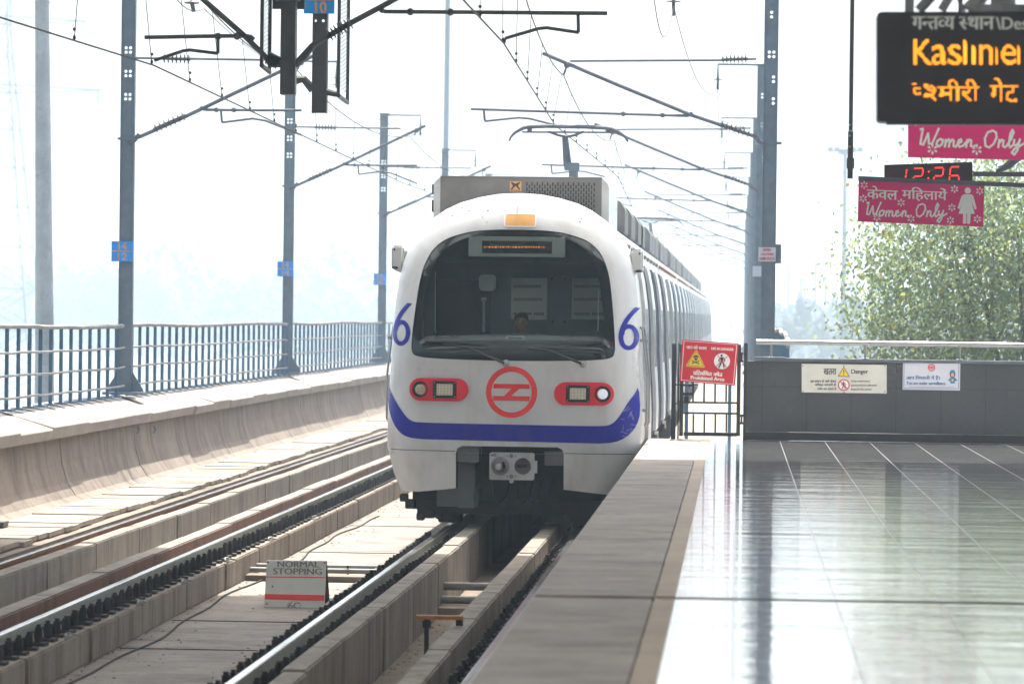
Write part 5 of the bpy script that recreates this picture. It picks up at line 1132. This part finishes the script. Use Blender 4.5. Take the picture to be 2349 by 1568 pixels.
a, c = P(699, 33, Y2_), P(770, -45, Y2_); mb = MB(); mb.box(a.x, c.x, Y2_-.10, Y2_-.085, a.z, c.z); pl_ = build('number_plate', mb, M['plateblue'], t2, label='blue number plate with orange 10')
A = Art(Y2_-.101); A.text('figures', 'plateorange', '10', 723, 4, 749, 31, bold=1); A.stroke('figures', 'plateorange', [(704, 0), (765, .8)], 3)
for (nm, m_), mb in A.m.items(): build(nm, mb, M[m_], pl_)
mb = MB(); mb.tube([P(677, 184, Y2_), P(697, 182, Y2_), P(718, 206, Y2_)], [.06, .05, .06], 8); mb.tube([P(746, 210, Y2_), P(762, 214, Y2_), P(776, 217, Y2_)], [.05, .04, .035], 8); build('bracket', mb, M['drop'], t2)
def screen(Yr, x0, x1, yb0, yb1, label, depth):
    a, c = P(x0, yb0, Yr), P(x1, yb1, Yr+depth); t = thing('mesh_screen', label, 'screen', (a.x, Yr, ZT))
    mb = MB()
    for p in (a, c): mb.box(p.x-.02, p.x+.02, p.y-.02, p.y+.02, p.z, ZT)
    mb.tube([a, c], .03, 6); build('frame', mb, M['drop'], t)
    mb = MB(); z = a.z+.1; d = Vector((c.x-a.x, c.y-a.y, 0)); L = d.length; d.normalize(); n = 7; zs = c.z-a.z
    while z < ZT-1.5:
        for i in range(n):
            u0, u1 = L*i/n, L*(i+1)/n; s = .025 if i % 2 else 0
            f = lambda u, zz: Vector((a.x+d.x*u, a.y+d.y*u, zz+zs*u/L))
            mb.add([f(u0, z+s), f(u1, z+s), f(u1, z+s+.014), f(u0, z+s+.014)], [(0, 1, 2, 3)]); mb.add([f(u0, z), f(u0+.010, z), f(u0+.010, z+.07), f(u0, z+.07)], [(0, 1, 2, 3)])
        z += .05
    build('mesh', mb, M['drop'], t); return t
screen(Y1, 600, 618, 150, 165, 'dark narrow screen panel left of the hanging masts', .5); screen(Y2_, 776, 797, 219, 235, 'perforated dark screen panel right of the plate numbered 10', .9)

# ---------------------------------------------------------------- wires
def wire(name, label, cat, pts, r, group=None, mat='wire', drops=None, dl=None):
    a = pts[0]; t = thing(name, label, cat, a, group); mb = MB(); mb.tube(pts, r, 5); build('conductor', mb, M[mat], t, smooth=True)
    return t
def lerp_poly(pts, y):
    for a, b in zip(pts, pts[1:]):
        if a.y <= y <= b.y: k = (y-a.y)/(b.y-a.y); return a+(b-a)*k
    return None
def sag(pts, s):
    out = []
    for a, b in zip(pts, pts[1:]):
        for i in range(12): k = i/12; out.append(a+(b-a)*k-Vector((0, 0, s*4*k*(1-k))))
    return out+[pts[-1]]
nc = [P(1155, 99, 40.3)]; z_ = nc[0].z; nc = [Vector((-2.95, 8, z_))]+nc
for k in range(9): q = P(1273, 287, Y0); nc.append(Vector((q.x+(0 if k % 2 == 0 else .32), Y0+DY*k, q.z+.0)))
lc = [P(0, 40, 34.2), P(353, 150, 40.3)]; lc.insert(0, Vector((lc[0].x, 8, lc[0].z)))
for k in range(9): q = P(690, 309, Y0); lc.append(Vector((q.x-(0 if k % 2 == 0 else .3), Y0+DY*k, q.z)))
nm_ = [Vector((-2.8, 8, 6.6)), Vector((-2.75, 40.3, 6.25))]+[P(1293, 173, Y0)+Vector((.1*(k % 2), DY*k, 0)) for k in range(9)]; nm_s = sag(nm_, .35)
lm_ = [Vector((-6.9, 8, 6.6)), Vector((-7.0, 40.3, 6.25))]+[P(682, 162, Y0)+Vector((-.1*(k % 2), DY*k, 0)) for k in range(9)]; lm_s = sag(lm_, .35)
for c_, m_, lab, lab2 in ((nc, nm_s, 'thin contact wire leading down to the train pantograph', 'upper catenary wire sagging above the near track'), (lc, lm_s, 'thin contact wire descending from the left edge over the far track', 'upper catenary wire sagging above the far track')):
    t = wire('contact_wire', lab, 'wire', c_, .011); wire('catenary_wire', lab2, 'wire', m_, .010)
    y = 33.6
    while y < 100:
        a, b = lerp_poly(c_, y), lerp_poly(m_, y)
        if a and b and b.z > a.z+.05:
            mb = MB(); mb.tube([a, b], .006, 4); mb.ball(a+Vector((0, 0, .03)), (.018, .018, .03), 6, 4); mb.ball(a+Vector((0, 0, .12)), .02, 6, 4); build('dropper', mb, M['wire'], t)
        y += 3.3
# earth / return wires strung between the top arms
q0 = P(1545, 12, Y0); pr_ = [P(1500, -6, 50), q0]; zt_ = 7.35-.62
for k in range(1, 8): pr_.append(Vector((XR-1.0, Y0+DY*k, zt_)))
wire('return_wire', 'curved wire hanging from the bell insulators on the right masts', 'wire', sag(pr_, .55), .008)
pl2 = [P(400, -8, 45), P(468, 20, 50), P(640, 150, 78.5)]+[Vector((XL+1.05, Y0+DY*k, 7.35-.65)) for k in range(2, 7)]; wire('return_wire', 'pale wire running from the top left insulator along the left masts', 'wire', sag(pl2, .1), .008)
q = P(440, 6, 48); t = thing('bell_insulator', 'round bell insulator hanging at the top left near the hanging masts', 'insulator', q); mb = MB(); mb.lathe(q+Vector((0, 0, .03)), (0, 0, -1), [(0, .05), (.03, .105), (.045, .1), (.05, .03)], 16); mb.tube([q+Vector((0, 0, .6)), q+Vector((0, 0, .03))], .02, 8); mb.tube([q, q+Vector((.03, 0, -.13))], .03, 8); build('bell', mb, M['galv'], t, smooth=True)

# ---------------------------------------------------------------- fence on the parapet, one run per mast bay
XF = -10.12
def fence(y0, y1, label, step=.78):
    t = thing('railing', label, 'railing', (XF, y0, .27), 'railing runs along the left parapet')
    r = random.Random(int(y0)); mb = MB(); pts = []; y = y0; ph = r.uniform(0, 6)
    while y <= y1+.01: pts.append((XF+.012*math.sin(y*.7+ph), y, 1.39+.015*math.sin(y*.45+ph)+r.uniform(-.006, .006))); y += .6
    mb.tube(pts, .036, 8); build('top_rail', mb, M['pipe'], t, smooth=True)
    for z in (1.03, .71, .40):
        mb = MB(); mb.tube([(XF+.03+.02*math.sin(p[1]*.7+ph), p[1], z+.5*(p[2]-1.39)+r.uniform(-.008, .008)) for p in pts], .017, 6); build('mid_rail', mb, M['pipe'], t)
    y = y0+.2
    while y < y1:
        mb = MB(); mb.box(XF-.03, XF-.022, y-.022, y+.022, .24, 1.37); mb.box(XF-.023, XF+.023, y-.004, y+.004, .24, 1.37); mb.box(XF-.09, XF+.09, y-.09, y+.09, .22, .255); build('post', mb, M['fence'], t); y += step
fence(46.2, 57.3, 'blue-posted railing left of the 14 over 12 mast'); fence(57.8, 78.3, 'blue-posted railing between the first two left masts'); fence(78.8, 99.3, 'hazy railing between the second and third left masts'); fence(99.8, 140, 'distant hazy railing right of the third left mast', 1.4)
# railing along the service walkway beyond the granite wall
t = thing('railing', 'short dark railing beyond the granite wall beside the caution mast', 'railing', (.92, 57, -.3))
mb = MB(); pts = [(.80, 54.6, 1.22), (.80, 55.4, 1.32), (.80, 58, 1.40)]+[(.80+.02*math.sin(y), y, 1.40+.03*math.sin(y*.6)) for y in range(60, 120, 2)]; mb.tube(pts, .04, 8); build('top_rail', mb, M['pipe'], t, smooth=True)
for i in range(46):
    y = 54.7+i*.9; mb = MB(); mb.box(.77, .83, y-.03, y+.03, -.3, 1.22 if i == 0 else 1.37); build('post', mb, M['fence'], t)

# ================================================================ station canopy overhead (shades the near tracks, mirrored in the windscreen)
XCN, WCN, YE = -2.0, 13.0, 45.6
def arch(x): return 6.75+2.6*(1-((x-XCN)/WCN)**2)
t = thing('station_canopy', 'arched station canopy with dark ribs and pale skylight strips overhead', 'canopy', (XCN, 0, 9))
mb = MB(); sk_ = MB(); N = 26
for j in range(-8, 9):
    y0, y1 = YE-5.2*(j+9)+.0, YE-5.2*(j+8)
    for i in range(N):
        xa, xb = XCN-WCN+2*WCN*i/N, XCN-WCN+2*WCN*(i+1)/N; sl = (j % 3) == 1
        for b, s in ((sk_ if sl else mb, 1),): b.add([(xa, y0+.15, arch(xa)), (xb, y0+.15, arch(xb)), (xb, y1-.15, arch(xb)), (xa, y1-.15, arch(xa))], [(0, 1, 2, 3)])
build('roof_sheet', mb, M['scrim'], t); build('skylight', sk_, M['skylight'], t)
for j in range(18):
    y = YE-5.2*j; mb = MB(); xs = [XCN-WCN+2*WCN*i/26 for i in range(27)]
    mb.tube([(x, y, arch(x)-.02) for x in xs], .16, 6); build('rib', mb, M['rib'], t)
for i in range(0, 27, 2):
    x = XCN-WCN+2*WCN*i/26; mb = MB(); mb.box(x-.06, x+.06, YE-93, YE, arch(x)-.2, arch(x)-.06); build('purlin', mb, M['rib'], t)
for sgn, x in ((1, 8.6),):
    for y in (41.0, 25.0, 9.0):
        mb = MB(); mb.tube([(x, y, 0), (x, y, arch(x)-.1)], .22, 14); build('column', mb, M['rib'], t)
for y in (41.0, 25.0, 9.0): mb = MB(); mb.tube([(-12.2, y, -9), (-12.2, y, arch(-12.2)-.1)], .22, 14); build('column', mb, M['rib'], t)
# ================================================================ hanging signs over the platform
def hangsign(Yp, cor, label):
    t = thing('hanging_sign', label, 'sign', P(*cor[0], Yp), 'magenta signs hanging over the platform'); mb = MB(); board(mb, cor, Yp, .03); build('panel', mb, M['pink'], t); return t
def star(A, x, y, r, mat='letter'):
    nm = f'flower#{len(A.m)}'
    for k in range(6):
        a = PI/6+k*PI/3; p = (x+r*.2*math.cos(a), y+r*.2*math.sin(a)); q = (x+r*math.cos(a), y+r*math.sin(a)); n = (-math.sin(a)*r*.23, math.cos(a)*r*.23); m = (x+r*.72*math.cos(a), y+r*.72*math.sin(a))
        A.poly(nm, mat, [p, (m[0]+n[0], m[1]+n[1]), q, (m[0]-n[0], m[1]-n[1])], 1)
SCR = [[(430, 455), (443, 452), (436, 490), (430, 530), (445, 533), (470, 475), (474, 528), (490, 530), (525, 450)],
       [(530, 505), (517, 515), (513, 533), (525, 543), (540, 533), (546, 515), (535, 504), (550, 512)],
       [(562, 508), (556, 545)], [(560, 525), (575, 506), (582, 512), (577, 545)], [(580, 525), (595, 507), (603, 514), (600, 540), (612, 545), (622, 530)],
       [(622, 530), (642, 518), (640, 506), (627, 512), (622, 532), (632, 545), (652, 538), (664, 522)], [(672, 508), (666, 546)], [(669, 528), (684, 508), (693, 513), (690, 540), (702, 545), (712, 538)],
       [(800, 462), (778, 470), (763, 500), (766, 540), (785, 548), (808, 530), (824, 495), (820, 470), (802, 460), (792, 466)], [(838, 508), (832, 548)], [(835, 530), (850, 508), (860, 513), (856, 540), (866, 547), (876, 540)],
       [(878, 535), (898, 505), (912, 470), (905, 457), (894, 480), (886, 535), (894, 548), (908, 535)], [(915, 508), (912, 532), (922, 540), (938, 522), (944, 505)], [(944, 505), (932, 560), (915, 585), (902, 575), (915, 556), (945, 540), (968, 525)]]
KS, OXS, OYS = .3636/1.0643, 1960/1.0643, 330/1.0643
c1 = [(1970, 411.5), (2258.5, 424), (2255, 520), (1967.5, 508)]
YP1 = 40.5
t = hangsign(YP1, c1, 'magenta sign with Hindi line, Women Only and a white woman figure below the clock')
A = Art(YP1, KS, OXS, OYS)
A.text('lettering', 'letter', list('केवल'), 432, 338, 636, 428, 1, skew=8, bold=2.2); A.text('lettering', 'letter', list('महिलायें'.replace('हि', 'िह')), 668, 345, 968, 438, 1, skew=12, bold=2.2)
for i, l in enumerate(SCR): A.stroke('lettering#a' if i < 8 else 'lettering#b', 'letter', l, 11)
for x, y in ((412, 335), (406, 425), (660, 453), (498, 553), (727, 560), (1019, 362), (1001, 486), (991, 571), (1188, 375), (1172, 563)): star(A, x, y, 28)
A.disc('woman_figure', 'letter', (1108, 372), 21); A.poly('woman_figure', 'letter', [(1082, 396), (1134, 397), (1146, 410), (1168, 492), (1155, 500), (1130, 440), (1155, 528), (1046, 527), (1076, 440), (1054, 497), (1038, 490), (1066, 408)], 1); A.poly('woman_figure', 'letter', [(1076, 527), (1098, 527), (1098, 592), (1086, 597), (1075, 592)], 1); A.poly('woman_figure', 'letter', [(1104, 527), (1128, 527), (1124, 592), (1112, 597), (1102, 592)], 1)
for x, y in ((383, 310), (683, 325), (1050, 335), (1214, 350), (376, 575), (728, 590), (1205, 608)): A.disc('screw', 'stencil', (x, y), 4, 1, n=8)
A.finish(t)
t = thing('sign_rail', 'grey horizontal steel rail from which the lower magenta sign hangs', 'rail', P(2349, 424, YP1)); mb = MB(); a, b = P(1969, 409, YP1), P(2349, 425, YP1); e = a+(b-a)*2.05; mb.add([], []); 
d_ = Vector((0, 0, .026)); mb.add([a-d_+Vector((0, -.02, 0)), e-d_+Vector((0, -.02, 0)), e-d_+Vector((0, .06, 0)), a-d_+Vector((0, .06, 0)), a+d_+Vector((0, -.02, 0)), e+d_+Vector((0, -.02, 0)), e+d_+Vector((0, .06, 0)), a+d_+Vector((0, .06, 0))], [(3,2,1,0),(4,5,6,7),(0,1,5,4),(1,2,6,5),(2,3,7,6),(3,0,4,7)]); build('bar', mb, M['galv'], t)
colx = e.x
mb = MB(); mb.tube([(colx+.1, YP1+.02, 0), (colx+.1, YP1+.02, arch(colx)-.1)], .16, 14); tag(build('platform_column', mb, M['galv'], loc=(colx+.1, YP1, 0), smooth=True), 'round steel platform column carrying the sign rails, outside the right edge', 'column')
# clock
YK = 41.2
t = thing('platform_clock', 'black digital clock showing 12:26 in red segments behind the magenta sign', 'clock', P(2130, 400, YK)); mb = MB(); board(mb, [(2029, 378), (2231, 371.5), (2231, 424), (2029, 424)], YK, .12); build('case', mb, M['ledcase'], t, bevel=.008)
A = Art(YK, KS, OXS, OYS)
def seg(pts):
    for a, b in zip(pts, pts[1:]):
        L = math.hypot(b[0]-a[0], b[1]-a[1]); n = max(2, int(L/7)); dx, dy = (b[0]-a[0])/L, (b[1]-a[1])/L
        for i in range(n):
            k = (i+.5)/n
            for o in (-2.6, 2.6): x, y = a[0]+(b[0]-a[0])*k-dy*o, a[1]+(b[1]-a[1])*k+dx*o; A.poly('digits', 'ledred', [(x-2.3, y-2.3), (x+2.3, y-2.3), (x+2.3, y+2.3), (x-2.3, y+2.3)], 1)
seg([(699, 230), (693, 262)]); seg([(692, 268), (688, 300), (684, 330)])
seg([(748, 224), (806, 222)]); seg([(808, 228), (802, 270)]); seg([(750, 276), (798, 275)]); seg([(744, 282), (738, 325)])
A.disc('digits', 'ledred', (845, 246), 5); A.disc('digits', 'ledred', (843, 288), 5)
seg([(885, 220), (942, 218)]); seg([(945, 224), (940, 268)]); seg([(888, 274), (936, 273)]); seg([(882, 280), (876, 325)])
seg([(996, 214), (1050, 212)]); seg([(992, 220), (987, 268)]); seg([(996, 272), (1046, 271)]); seg([(986, 278), (982, 325)]); seg([(1048, 278), (1045, 325)])
A.finish(t)
t = thing('clock_bracket', 'grey steel bracket arm holding the clock from the right', 'bracket', P(2349, 397, YK)); a, b = P(2232, 399, YK), P(2349, 396, YK); mb = MB(); mb.box(a.x, colx, YK-.03, YK+.03, a.z-.028, a.z+.028); build('arm', mb, M['galv'], t); q0, q1 = P(2285, 394, YK), P(2352, 345, YK); mb = MB(); mb.tube([q0, P(2312, 380, YK), q1, q1+Vector((.3, 0, .3))], [.02, .05, .06, .06], 8); build('stay', mb, M['galv'], t)
# upper magenta sign (further forward) and the train indicator
YP2 = 31.0
t = hangsign(YP2, [(2083.5, 262), (2560, 268), (2560, 372), (2082.5, 361)], 'magenta Women Only sign hanging right behind the black train indicator')
k2 = 1.30; A = Art(YP2, KS*k2, 2083-(372*KS*k2), 361-(585*KS*k2))
for i, l in enumerate(SCR): A.stroke('lettering#a' if i < 8 else 'lettering#b', 'letter', [(x+6, y-14) for x, y in l], 11)
for x, y in ((412, 395), (660, 393), (498, 543), (727, 545), (1001, 486)): star(A, x, y, 30)
A.finish(t)
t2 = thing('sign_hanger', 'thin grey hanger rods above the upper magenta sign', 'hanger', P(2300, 262, YP2)); mb = MB()
for x in (2200, 2480): a = P(x, 264, YP2); mb.tube([a+Vector((0, .015, 0)), (a.x, YP2+.015, arch(a.x)-.1)], .02, 8)
build('rod', mb, M['galv'], t2)
YD = 22.0
t = thing('train_indicator', 'large black LED train indicator with orange Hindi and English destination', 'display', P(2300, 27, YD))
mb = MB(); board(mb, rrect(2012, 27, 2660, 280, 11, 5), YD, .22); build('case', mb, M['ledcase'], t); mb = MB(); board(mb, [(2034, 270), (2640, 274), (2640, 287), (2034, 285)], YD+.03, .12); build('bottom_channel', mb, M['rib'], t)
KD, OXD = .35714/1.0643, 2050/1.0643
A = Art(YD, KD, OXD, 0)
A.text('heading', 'ivory', ['ग', ('h', 'न'), 'त', ('h', 'व'), 'य'], 498, 114, 786, 203, 1, bold=3.5); A.text('heading', 'ivory', [('h', 'स'), 'थ', 'ा', 'न'], 818, 114, 1055, 203, 1, bold=3.5); A.text('heading', 'ivory', '\\Destination', 1070, 118, 1640, 202, 1, bold=2)
for ch, x0, x1, y0, nco in (('K', 505, 632, 270, 11), ('a', 632, 732, 308, 9), ('s', 740, 836, 306, 9), ('l', 845, 884, 270, 4), ('ı', 902, 944, 308, 4), ('n', 955, 1046, 308, 8), ('ı', 1066, 1094, 318, 3), ('e', 1104, 1206, 306, 9), ('ı', 1216, 1246, 306, 3), ('e', 1290, 1392, 306, 9)):
    if ch not in 'lı': A.dots(f'destination#{len(A.m)}', 'ledon', ch, x0, y0, x1, 443, nco, 16 if y0 < 300 else 13, 1, size=.86)
    else: A.poly(f'destination#{len(A.m)}', 'ledon', [(x0+2, y0+2), (x1-22, y0+10), (x1-15, y0+34), (x1-15, 440), (x0+2, 440)], 1)
A.dots('destination', 'ledon', [('h', 'श'), 'म', 'ी', 'र', 'ी'], 595, 545, 955, 690, 34, 15, 1, size=.86); A.dots('destination', 'ledon', list('गेट'), 1026, 535, 1222, 696, 19, 16, 1, size=.86); A.dots('destination', 'ledon', 'ः', 575, 575, 606, 665, 3, 9, 1, size=.86); A.dots('destination', 'ledon', [('h', 'व')], 495, 570, 555, 668, 6, 10, 1, size=.86)
A.finish(t)
t = thing('indicator_truss', 'weathered grey truss members holding up the train indicator', 'truss', P(2250, 20, YD+.1)); mb = MB(); Yt = YD+.12
for x0, x1, w_ in ((2086, 2088, .03),): a = P(x0, 27, Yt); mb.box(a.x-.028, a.x+.028, Yt-.03, Yt+.03, a.z-.005, a.z+3.6)
for (x0, y0), (x1, y1), r in (((2108, 24), (2185, -60), .035), ((2160, 24), (2198, -40), .03), ((2222, 24), (2290, -50), .05), ((2205, 24), (2195, -40), .012), ((2213, 26), (2170, -60), .012)): mb.tube([P(x0, y0, Yt), P(x1, y1, Yt)], r, 8)
a, b = P(2230, 22, Yt), P(2349, 22, Yt); mb.box(a.x, b.x+.4, Yt-.05, Yt+.05, a.z-.02, a.z+.03); a, b = P(2275, 10, Yt), P(2330, -20, Yt); mb.box(a.x, b.x, Yt, Yt+.1, a.z-.03, b.z+.2)
build('members', mb, M['pipe'], t)
# hanging rod with a box at its end
YH = 34.0; a, c = P(1944.5, 0, YH), P(1950, 410, YH)
t = thing('hanging_rod', 'dark vertical hanging rod with a small box near its lower end', 'rod', (c.x, YH, arch(c.x))); mb = MB(); mb.box(c.x-.02, c.x+.02, YH-.02, YH+.02, P(1950, 300, YH).z, arch(c.x)-.1); build('rod', mb, M['rib'], t)
mb = MB(); z1, z2, z3 = P(1950, 330, YH).z, P(1950, 363, YH).z, P(1950, 410, YH).z; mb.box(c.x-.026, c.x+.026, YH-.025, YH+.025, z3, P(1950, 301, YH).z); mb.box(c.x-.035, c.x+.038, YH-.04, YH+.04, z2-.10, z2); build('end_box', mb, M['rib'], t)
mb = MB()
for y in (287, 312, 337): q = P(1949, y, YH); mb.ball((q.x, YH-.026, q.z), (.012, .006, .012), 8, 4)
build('bolt', mb, M['steel'], t)

# ================================================================ trees
def tree(name, label, base, crown_c, rad, nleaf, size, seed, group=None, lean=(0, 0, 0), limbs=9):
    r = random.Random(seed); t = thing(name, label, 'tree', base, group); base = Vector(base); cc = Vector(crown_c); R_ = Vector(rad)
    mb = MB(); fork = base+(cc-base)*.55+Vector(lean)
    mb.tube([base, base+(fork-base)*.5+Vector((r.uniform(-.2, .2), 0, 0)), fork], [.28, .2, .15], 10); tips = []
    for i in range(limbs):
        a = r.uniform(0, 2*PI); e = r.uniform(-.3, 1.2); tip = cc+Vector((R_.x*math.cos(a)*math.cos(e), R_.y*math.sin(a)*math.cos(e), R_.z*math.sin(e)))*r.uniform(.75, 1.0); m = fork+(tip-fork)*.5+Vector((r.uniform(-.4, .4), r.uniform(-.4, .4), r.uniform(-.2, .5)))
        mb.tube([fork+Vector((0, 0, r.uniform(-.8, .3))), m, tip], [.085, .05, .015], 6); tips += [m, tip, m+(tip-m)*.5]
        for _ in range(4):
            k = r.uniform(.2, .9); p = m+(tip-m)*k if k > .5 else fork+(m-fork)*(k*2); q = p+Vector((r.gauss(0, .9), r.gauss(0, .9), r.uniform(.1, 1.1))); mb.tube([p, (p+q)/2+Vector((r.uniform(-.1, .1),)*3), q], [.04, .028, .01], 5); tips += [q, (p+q)/2]
    build('trunk', mb, M['bark'], t, smooth=True)
    lf = MB(); cl = []
    for _ in range(nleaf//26):
        while True:
            p = Vector((r.uniform(-1, 1), r.uniform(-1, 1), r.uniform(-1, 1)))
            if p.length < 1 and r.random() < .35+.65*p.length: break
        cl.append(cc+Vector((p.x*R_.x, p.y*R_.y, p.z*R_.z)))
    cl += tips
    for c in cl:
        s = r.uniform(.22, .55); dirn = Vector((r.gauss(0, 1), r.gauss(0, 1), r.gauss(0, .5)))
        for _ in range(int(r.uniform(12, 30))):
            p = c+Vector((r.gauss(0, s), r.gauss(0, s), r.gauss(0, s*.8)))
            L = size*r.uniform(.7, 1.25); ax = Vector((r.gauss(0, .6), r.gauss(0, .6), r.uniform(-1.3, -.1))).normalized(); sd_ = ax.cross(Vector((r.gauss(0, 1), r.gauss(0, 1), r.gauss(0, 1)))).normalized(); n_ = ax.cross(sd_)*.12*L
            b, tp = p, p+ax*L; m1 = p+ax*L*.38; lf.add([b, m1+sd_*L*.36+n_, tp, m1-sd_*L*.36+n_], [(0, 1, 2), (0, 2, 3)])
    build('crown', lf, M['leaf'], t); return t
YT = 64.0
q = P(2260, 640, YT)
tree('leafy_tree', 'large backlit leafy tree beyond the granite wall at the right', (q.x, YT, -9), (q.x+.62, YT, q.z-.35), (3.0, 2.6, 2.75), 46000, .098, 11, limbs=12)

# ================================================================ beyond the viaduct, fading in the haze
q = P(103, 740, 66); mb = MB(); mb.tube([(q.x+.02, 66, -9), (q.x, 66, 1), P(96, -60, 66)], [.24, .18, .13], 20); z = P(100, 9, 66).z; mb.tube([(P(97, 9, 66).x, 66, z), (P(97, 9, 66).x, 66, z+.05)], .145, 20)
tag(build('concrete_pole', mb, M['poleconc'], loc=(q.x, 66, -9), smooth=True), 'thick tapering grey pole standing beyond the railing at the far left', 'pole')
a = P(1021, 400, 200); mb = MB(); mb.tube([(a.x, 200, -9), (a.x+.05, 200, 28)], [.2, .13], 12); t = build('tall_pole', mb, M['mast'], loc=(a.x, 200, -9), smooth=True); tag(t, 'tall thin pale pole rising above the train nose', 'pole')
def pylon(x, Y, zt, wb_, label, arms=True, r=.07):
    t = thing('transmission_tower', label, 'pylon', (x, Y, -9), 'lattice transmission towers in the haze'); mb = MB(); n = 15; H_ = zt+9
    w_ = lambda z: wb_*(1-.82*min(1, (z+9)/(H_*.72)))/2+.12; zs = [-9+H_*(1-(1-i/n)**1.25) for i in range(n+1)]
    for z0, z1 in zip(zs, zs[1:]):
        a, b = w_(z0), w_(z1)
        for sx, sy in ((1, 1), (1, -1), (-1, 1), (-1, -1)): mb.tube([(x+sx*a, Y+sy*a, z0), (x+sx*b, Y+sy*b, z1)], r, 4)
        for s in (1, -1):
            mb.tube([(x-a, Y+s*a, z0), (x+b, Y+s*b, z1)], r*.6, 4); mb.tube([(x+a, Y+s*a, z0), (x-b, Y+s*b, z1)], r*.6, 4); mb.tube([(x+s*a, Y-a, z0), (x+s*b, Y+b, z1)], r*.6, 4); mb.tube([(x-a, Y+s*a, z0), (x+a, Y+s*a, z0)], r*.6, 4)
    build('lattice', mb, M['mast'], t)
    if arms:
        for f, L in ((.62, .2), (.75, .17), (.88, .14)):
            z = -9+H_*f; mb = MB()
            for s in (1, -1): mb.tube([(x, Y, z+.5), (x+s*L*H_, Y, z)], r, 4); mb.tube([(x, Y, z-.4), (x+s*L*H_, Y, z)], r*.8, 4); mb.tube([(x+s*L*H_*.95, Y, z), (x+s*L*H_*.95, Y, z-1.3)], r*.9, 4)
            build('cross_arm', mb, M['mast'], t)
a = P(2, 600, 340); pylon(a.x-.4, 340, 43, 9, 'lattice tower fading at the left edge of the picture', True, .10)
a = P(861, 500, 800); pylon(a.x, 800, 42, 9, 'pale lattice tower behind the third left mast', False, .2)
a = P(318, 600, 900); pylon(a.x, 900, P(318, 598, 900).z, 12, 'very faint tower right of the 14 over 12 mast', True, .25)
a = P(782, 600, 900); pylon(a.x, 900, P(782, 580, 900).z, 14, 'very faint tower between the second and third left masts', True, .25)
a = P(1937, 500, 300); mb = MB(); zz = P(1937, 350, 300).z; mb.tube([(a.x, 300, -9), (a.x, 300, zz)], [.3, .14], 10); mb.lathe((a.x, 300, zz-.2), (0, 0, 1), [(0, .3), (.1, .6), (.5, .6), (.6, .1)], 12)
for s in (-1.6, -.9, .9, 1.6): mb.tube([(a.x, 300, zz), (a.x+s*.8, 300, zz+.2)], .08, 6); mb.box(a.x+s*.8-.22, a.x+s*.8+.22, 299.8, 300.2, zz+.05, zz+.45)
tag(build('high_mast_light', mb, M['mast'], loc=(a.x, 300, -9)), 'tall faint floodlight mast behind the hanging rod', 'light mast')
for i, (px, py) in enumerate(((1808, 618), (1837, 640), (1870, 600), (1893, 632))):
    a = P(px, 700, 450); z = P(px, py, 450).z; mb = MB(); mb.tube([(a.x, 450, -9), (a.x, 450, z)], .18, 8); mb.tube([(a.x-.8, 450, z-.4), (a.x+.8, 450, z-.4)], .07, 6); tag(build('distant_pole', mb, M['mast'], loc=(a.x, 450, -9)), 'slim pole in the haze between the caution mast and the leafy tree', 'pole', 'slim poles in the right haze')
# far wood on both sides: reads as one mass
r = random.Random(21); lf = MB()
def blob(c, R_, n, s):
    for _ in range(n):
        a, e = r.uniform(0, 2*PI), math.asin(r.uniform(-.5, 1)); k = r.uniform(.72, 1.05); p = Vector((c[0]+R_[0]*k*math.cos(a)*math.cos(e), c[1]+R_[1]*k*math.sin(a)*math.cos(e), c[2]+R_[2]*k*math.sin(e)))
        q1, q2 = Vector((r.gauss(0, 1), r.gauss(0, 1), r.gauss(0, 1))).normalized()*s, Vector((r.gauss(0, 1), r.gauss(0, 1), r.gauss(0, 1))).normalized()*s; lf.add([p, p+q1, p+q1*.6+q2, p+q2], [(0, 1, 2, 3)])
for i in range(120):
    Y = r.uniform(600, 1100); x = -Y*r.uniform(.10, .235)-4; h_ = r.uniform(10, 20); blob((x, Y, -9+h_*.55), (r.uniform(8, 15), r.uniform(7, 12), h_*.6), 260, r.uniform(1, 1.8))
for i in range(34):
    Y = r.uniform(350, 800); x = Y*r.uniform(.006, .09)+3; h_ = r.uniform(8, 15); blob((x, Y, -9+h_*.55), (r.uniform(7, 13), r.uniform(6, 10), h_*.6), 170, r.uniform(1.2, 2))
tag(build('far_wood', lf, M['bush'], loc=(0, 300, -9)), 'mass of pale trees lost in the haze behind the railings', 'wood', kind='stuff')

# ================================================================ haze
S = MB(); S.box(-3000, 3000, -60, 3000, -10.0, 45); hz_ = build('haze', S, M['farconc']); tag(hz_, kind='stuff')
m = bpy.data.materials.new('haze'); m.use_nodes = True; nt = m.node_tree; nt.nodes.clear(); out = nt.nodes.new("ShaderNodeOutputMaterial"); pv = nt.nodes.new("ShaderNodeVolumePrincipled")
pv.inputs['Color'].default_value = (.68, .85, 1, 1); pv.inputs['Density'].default_value = .0015; pv.inputs['Anisotropy'].default_value = .35
nt.links.new(pv.outputs[0], out.inputs['Volume']); hz_.data.materials.clear(); hz_.data.materials.append(m)
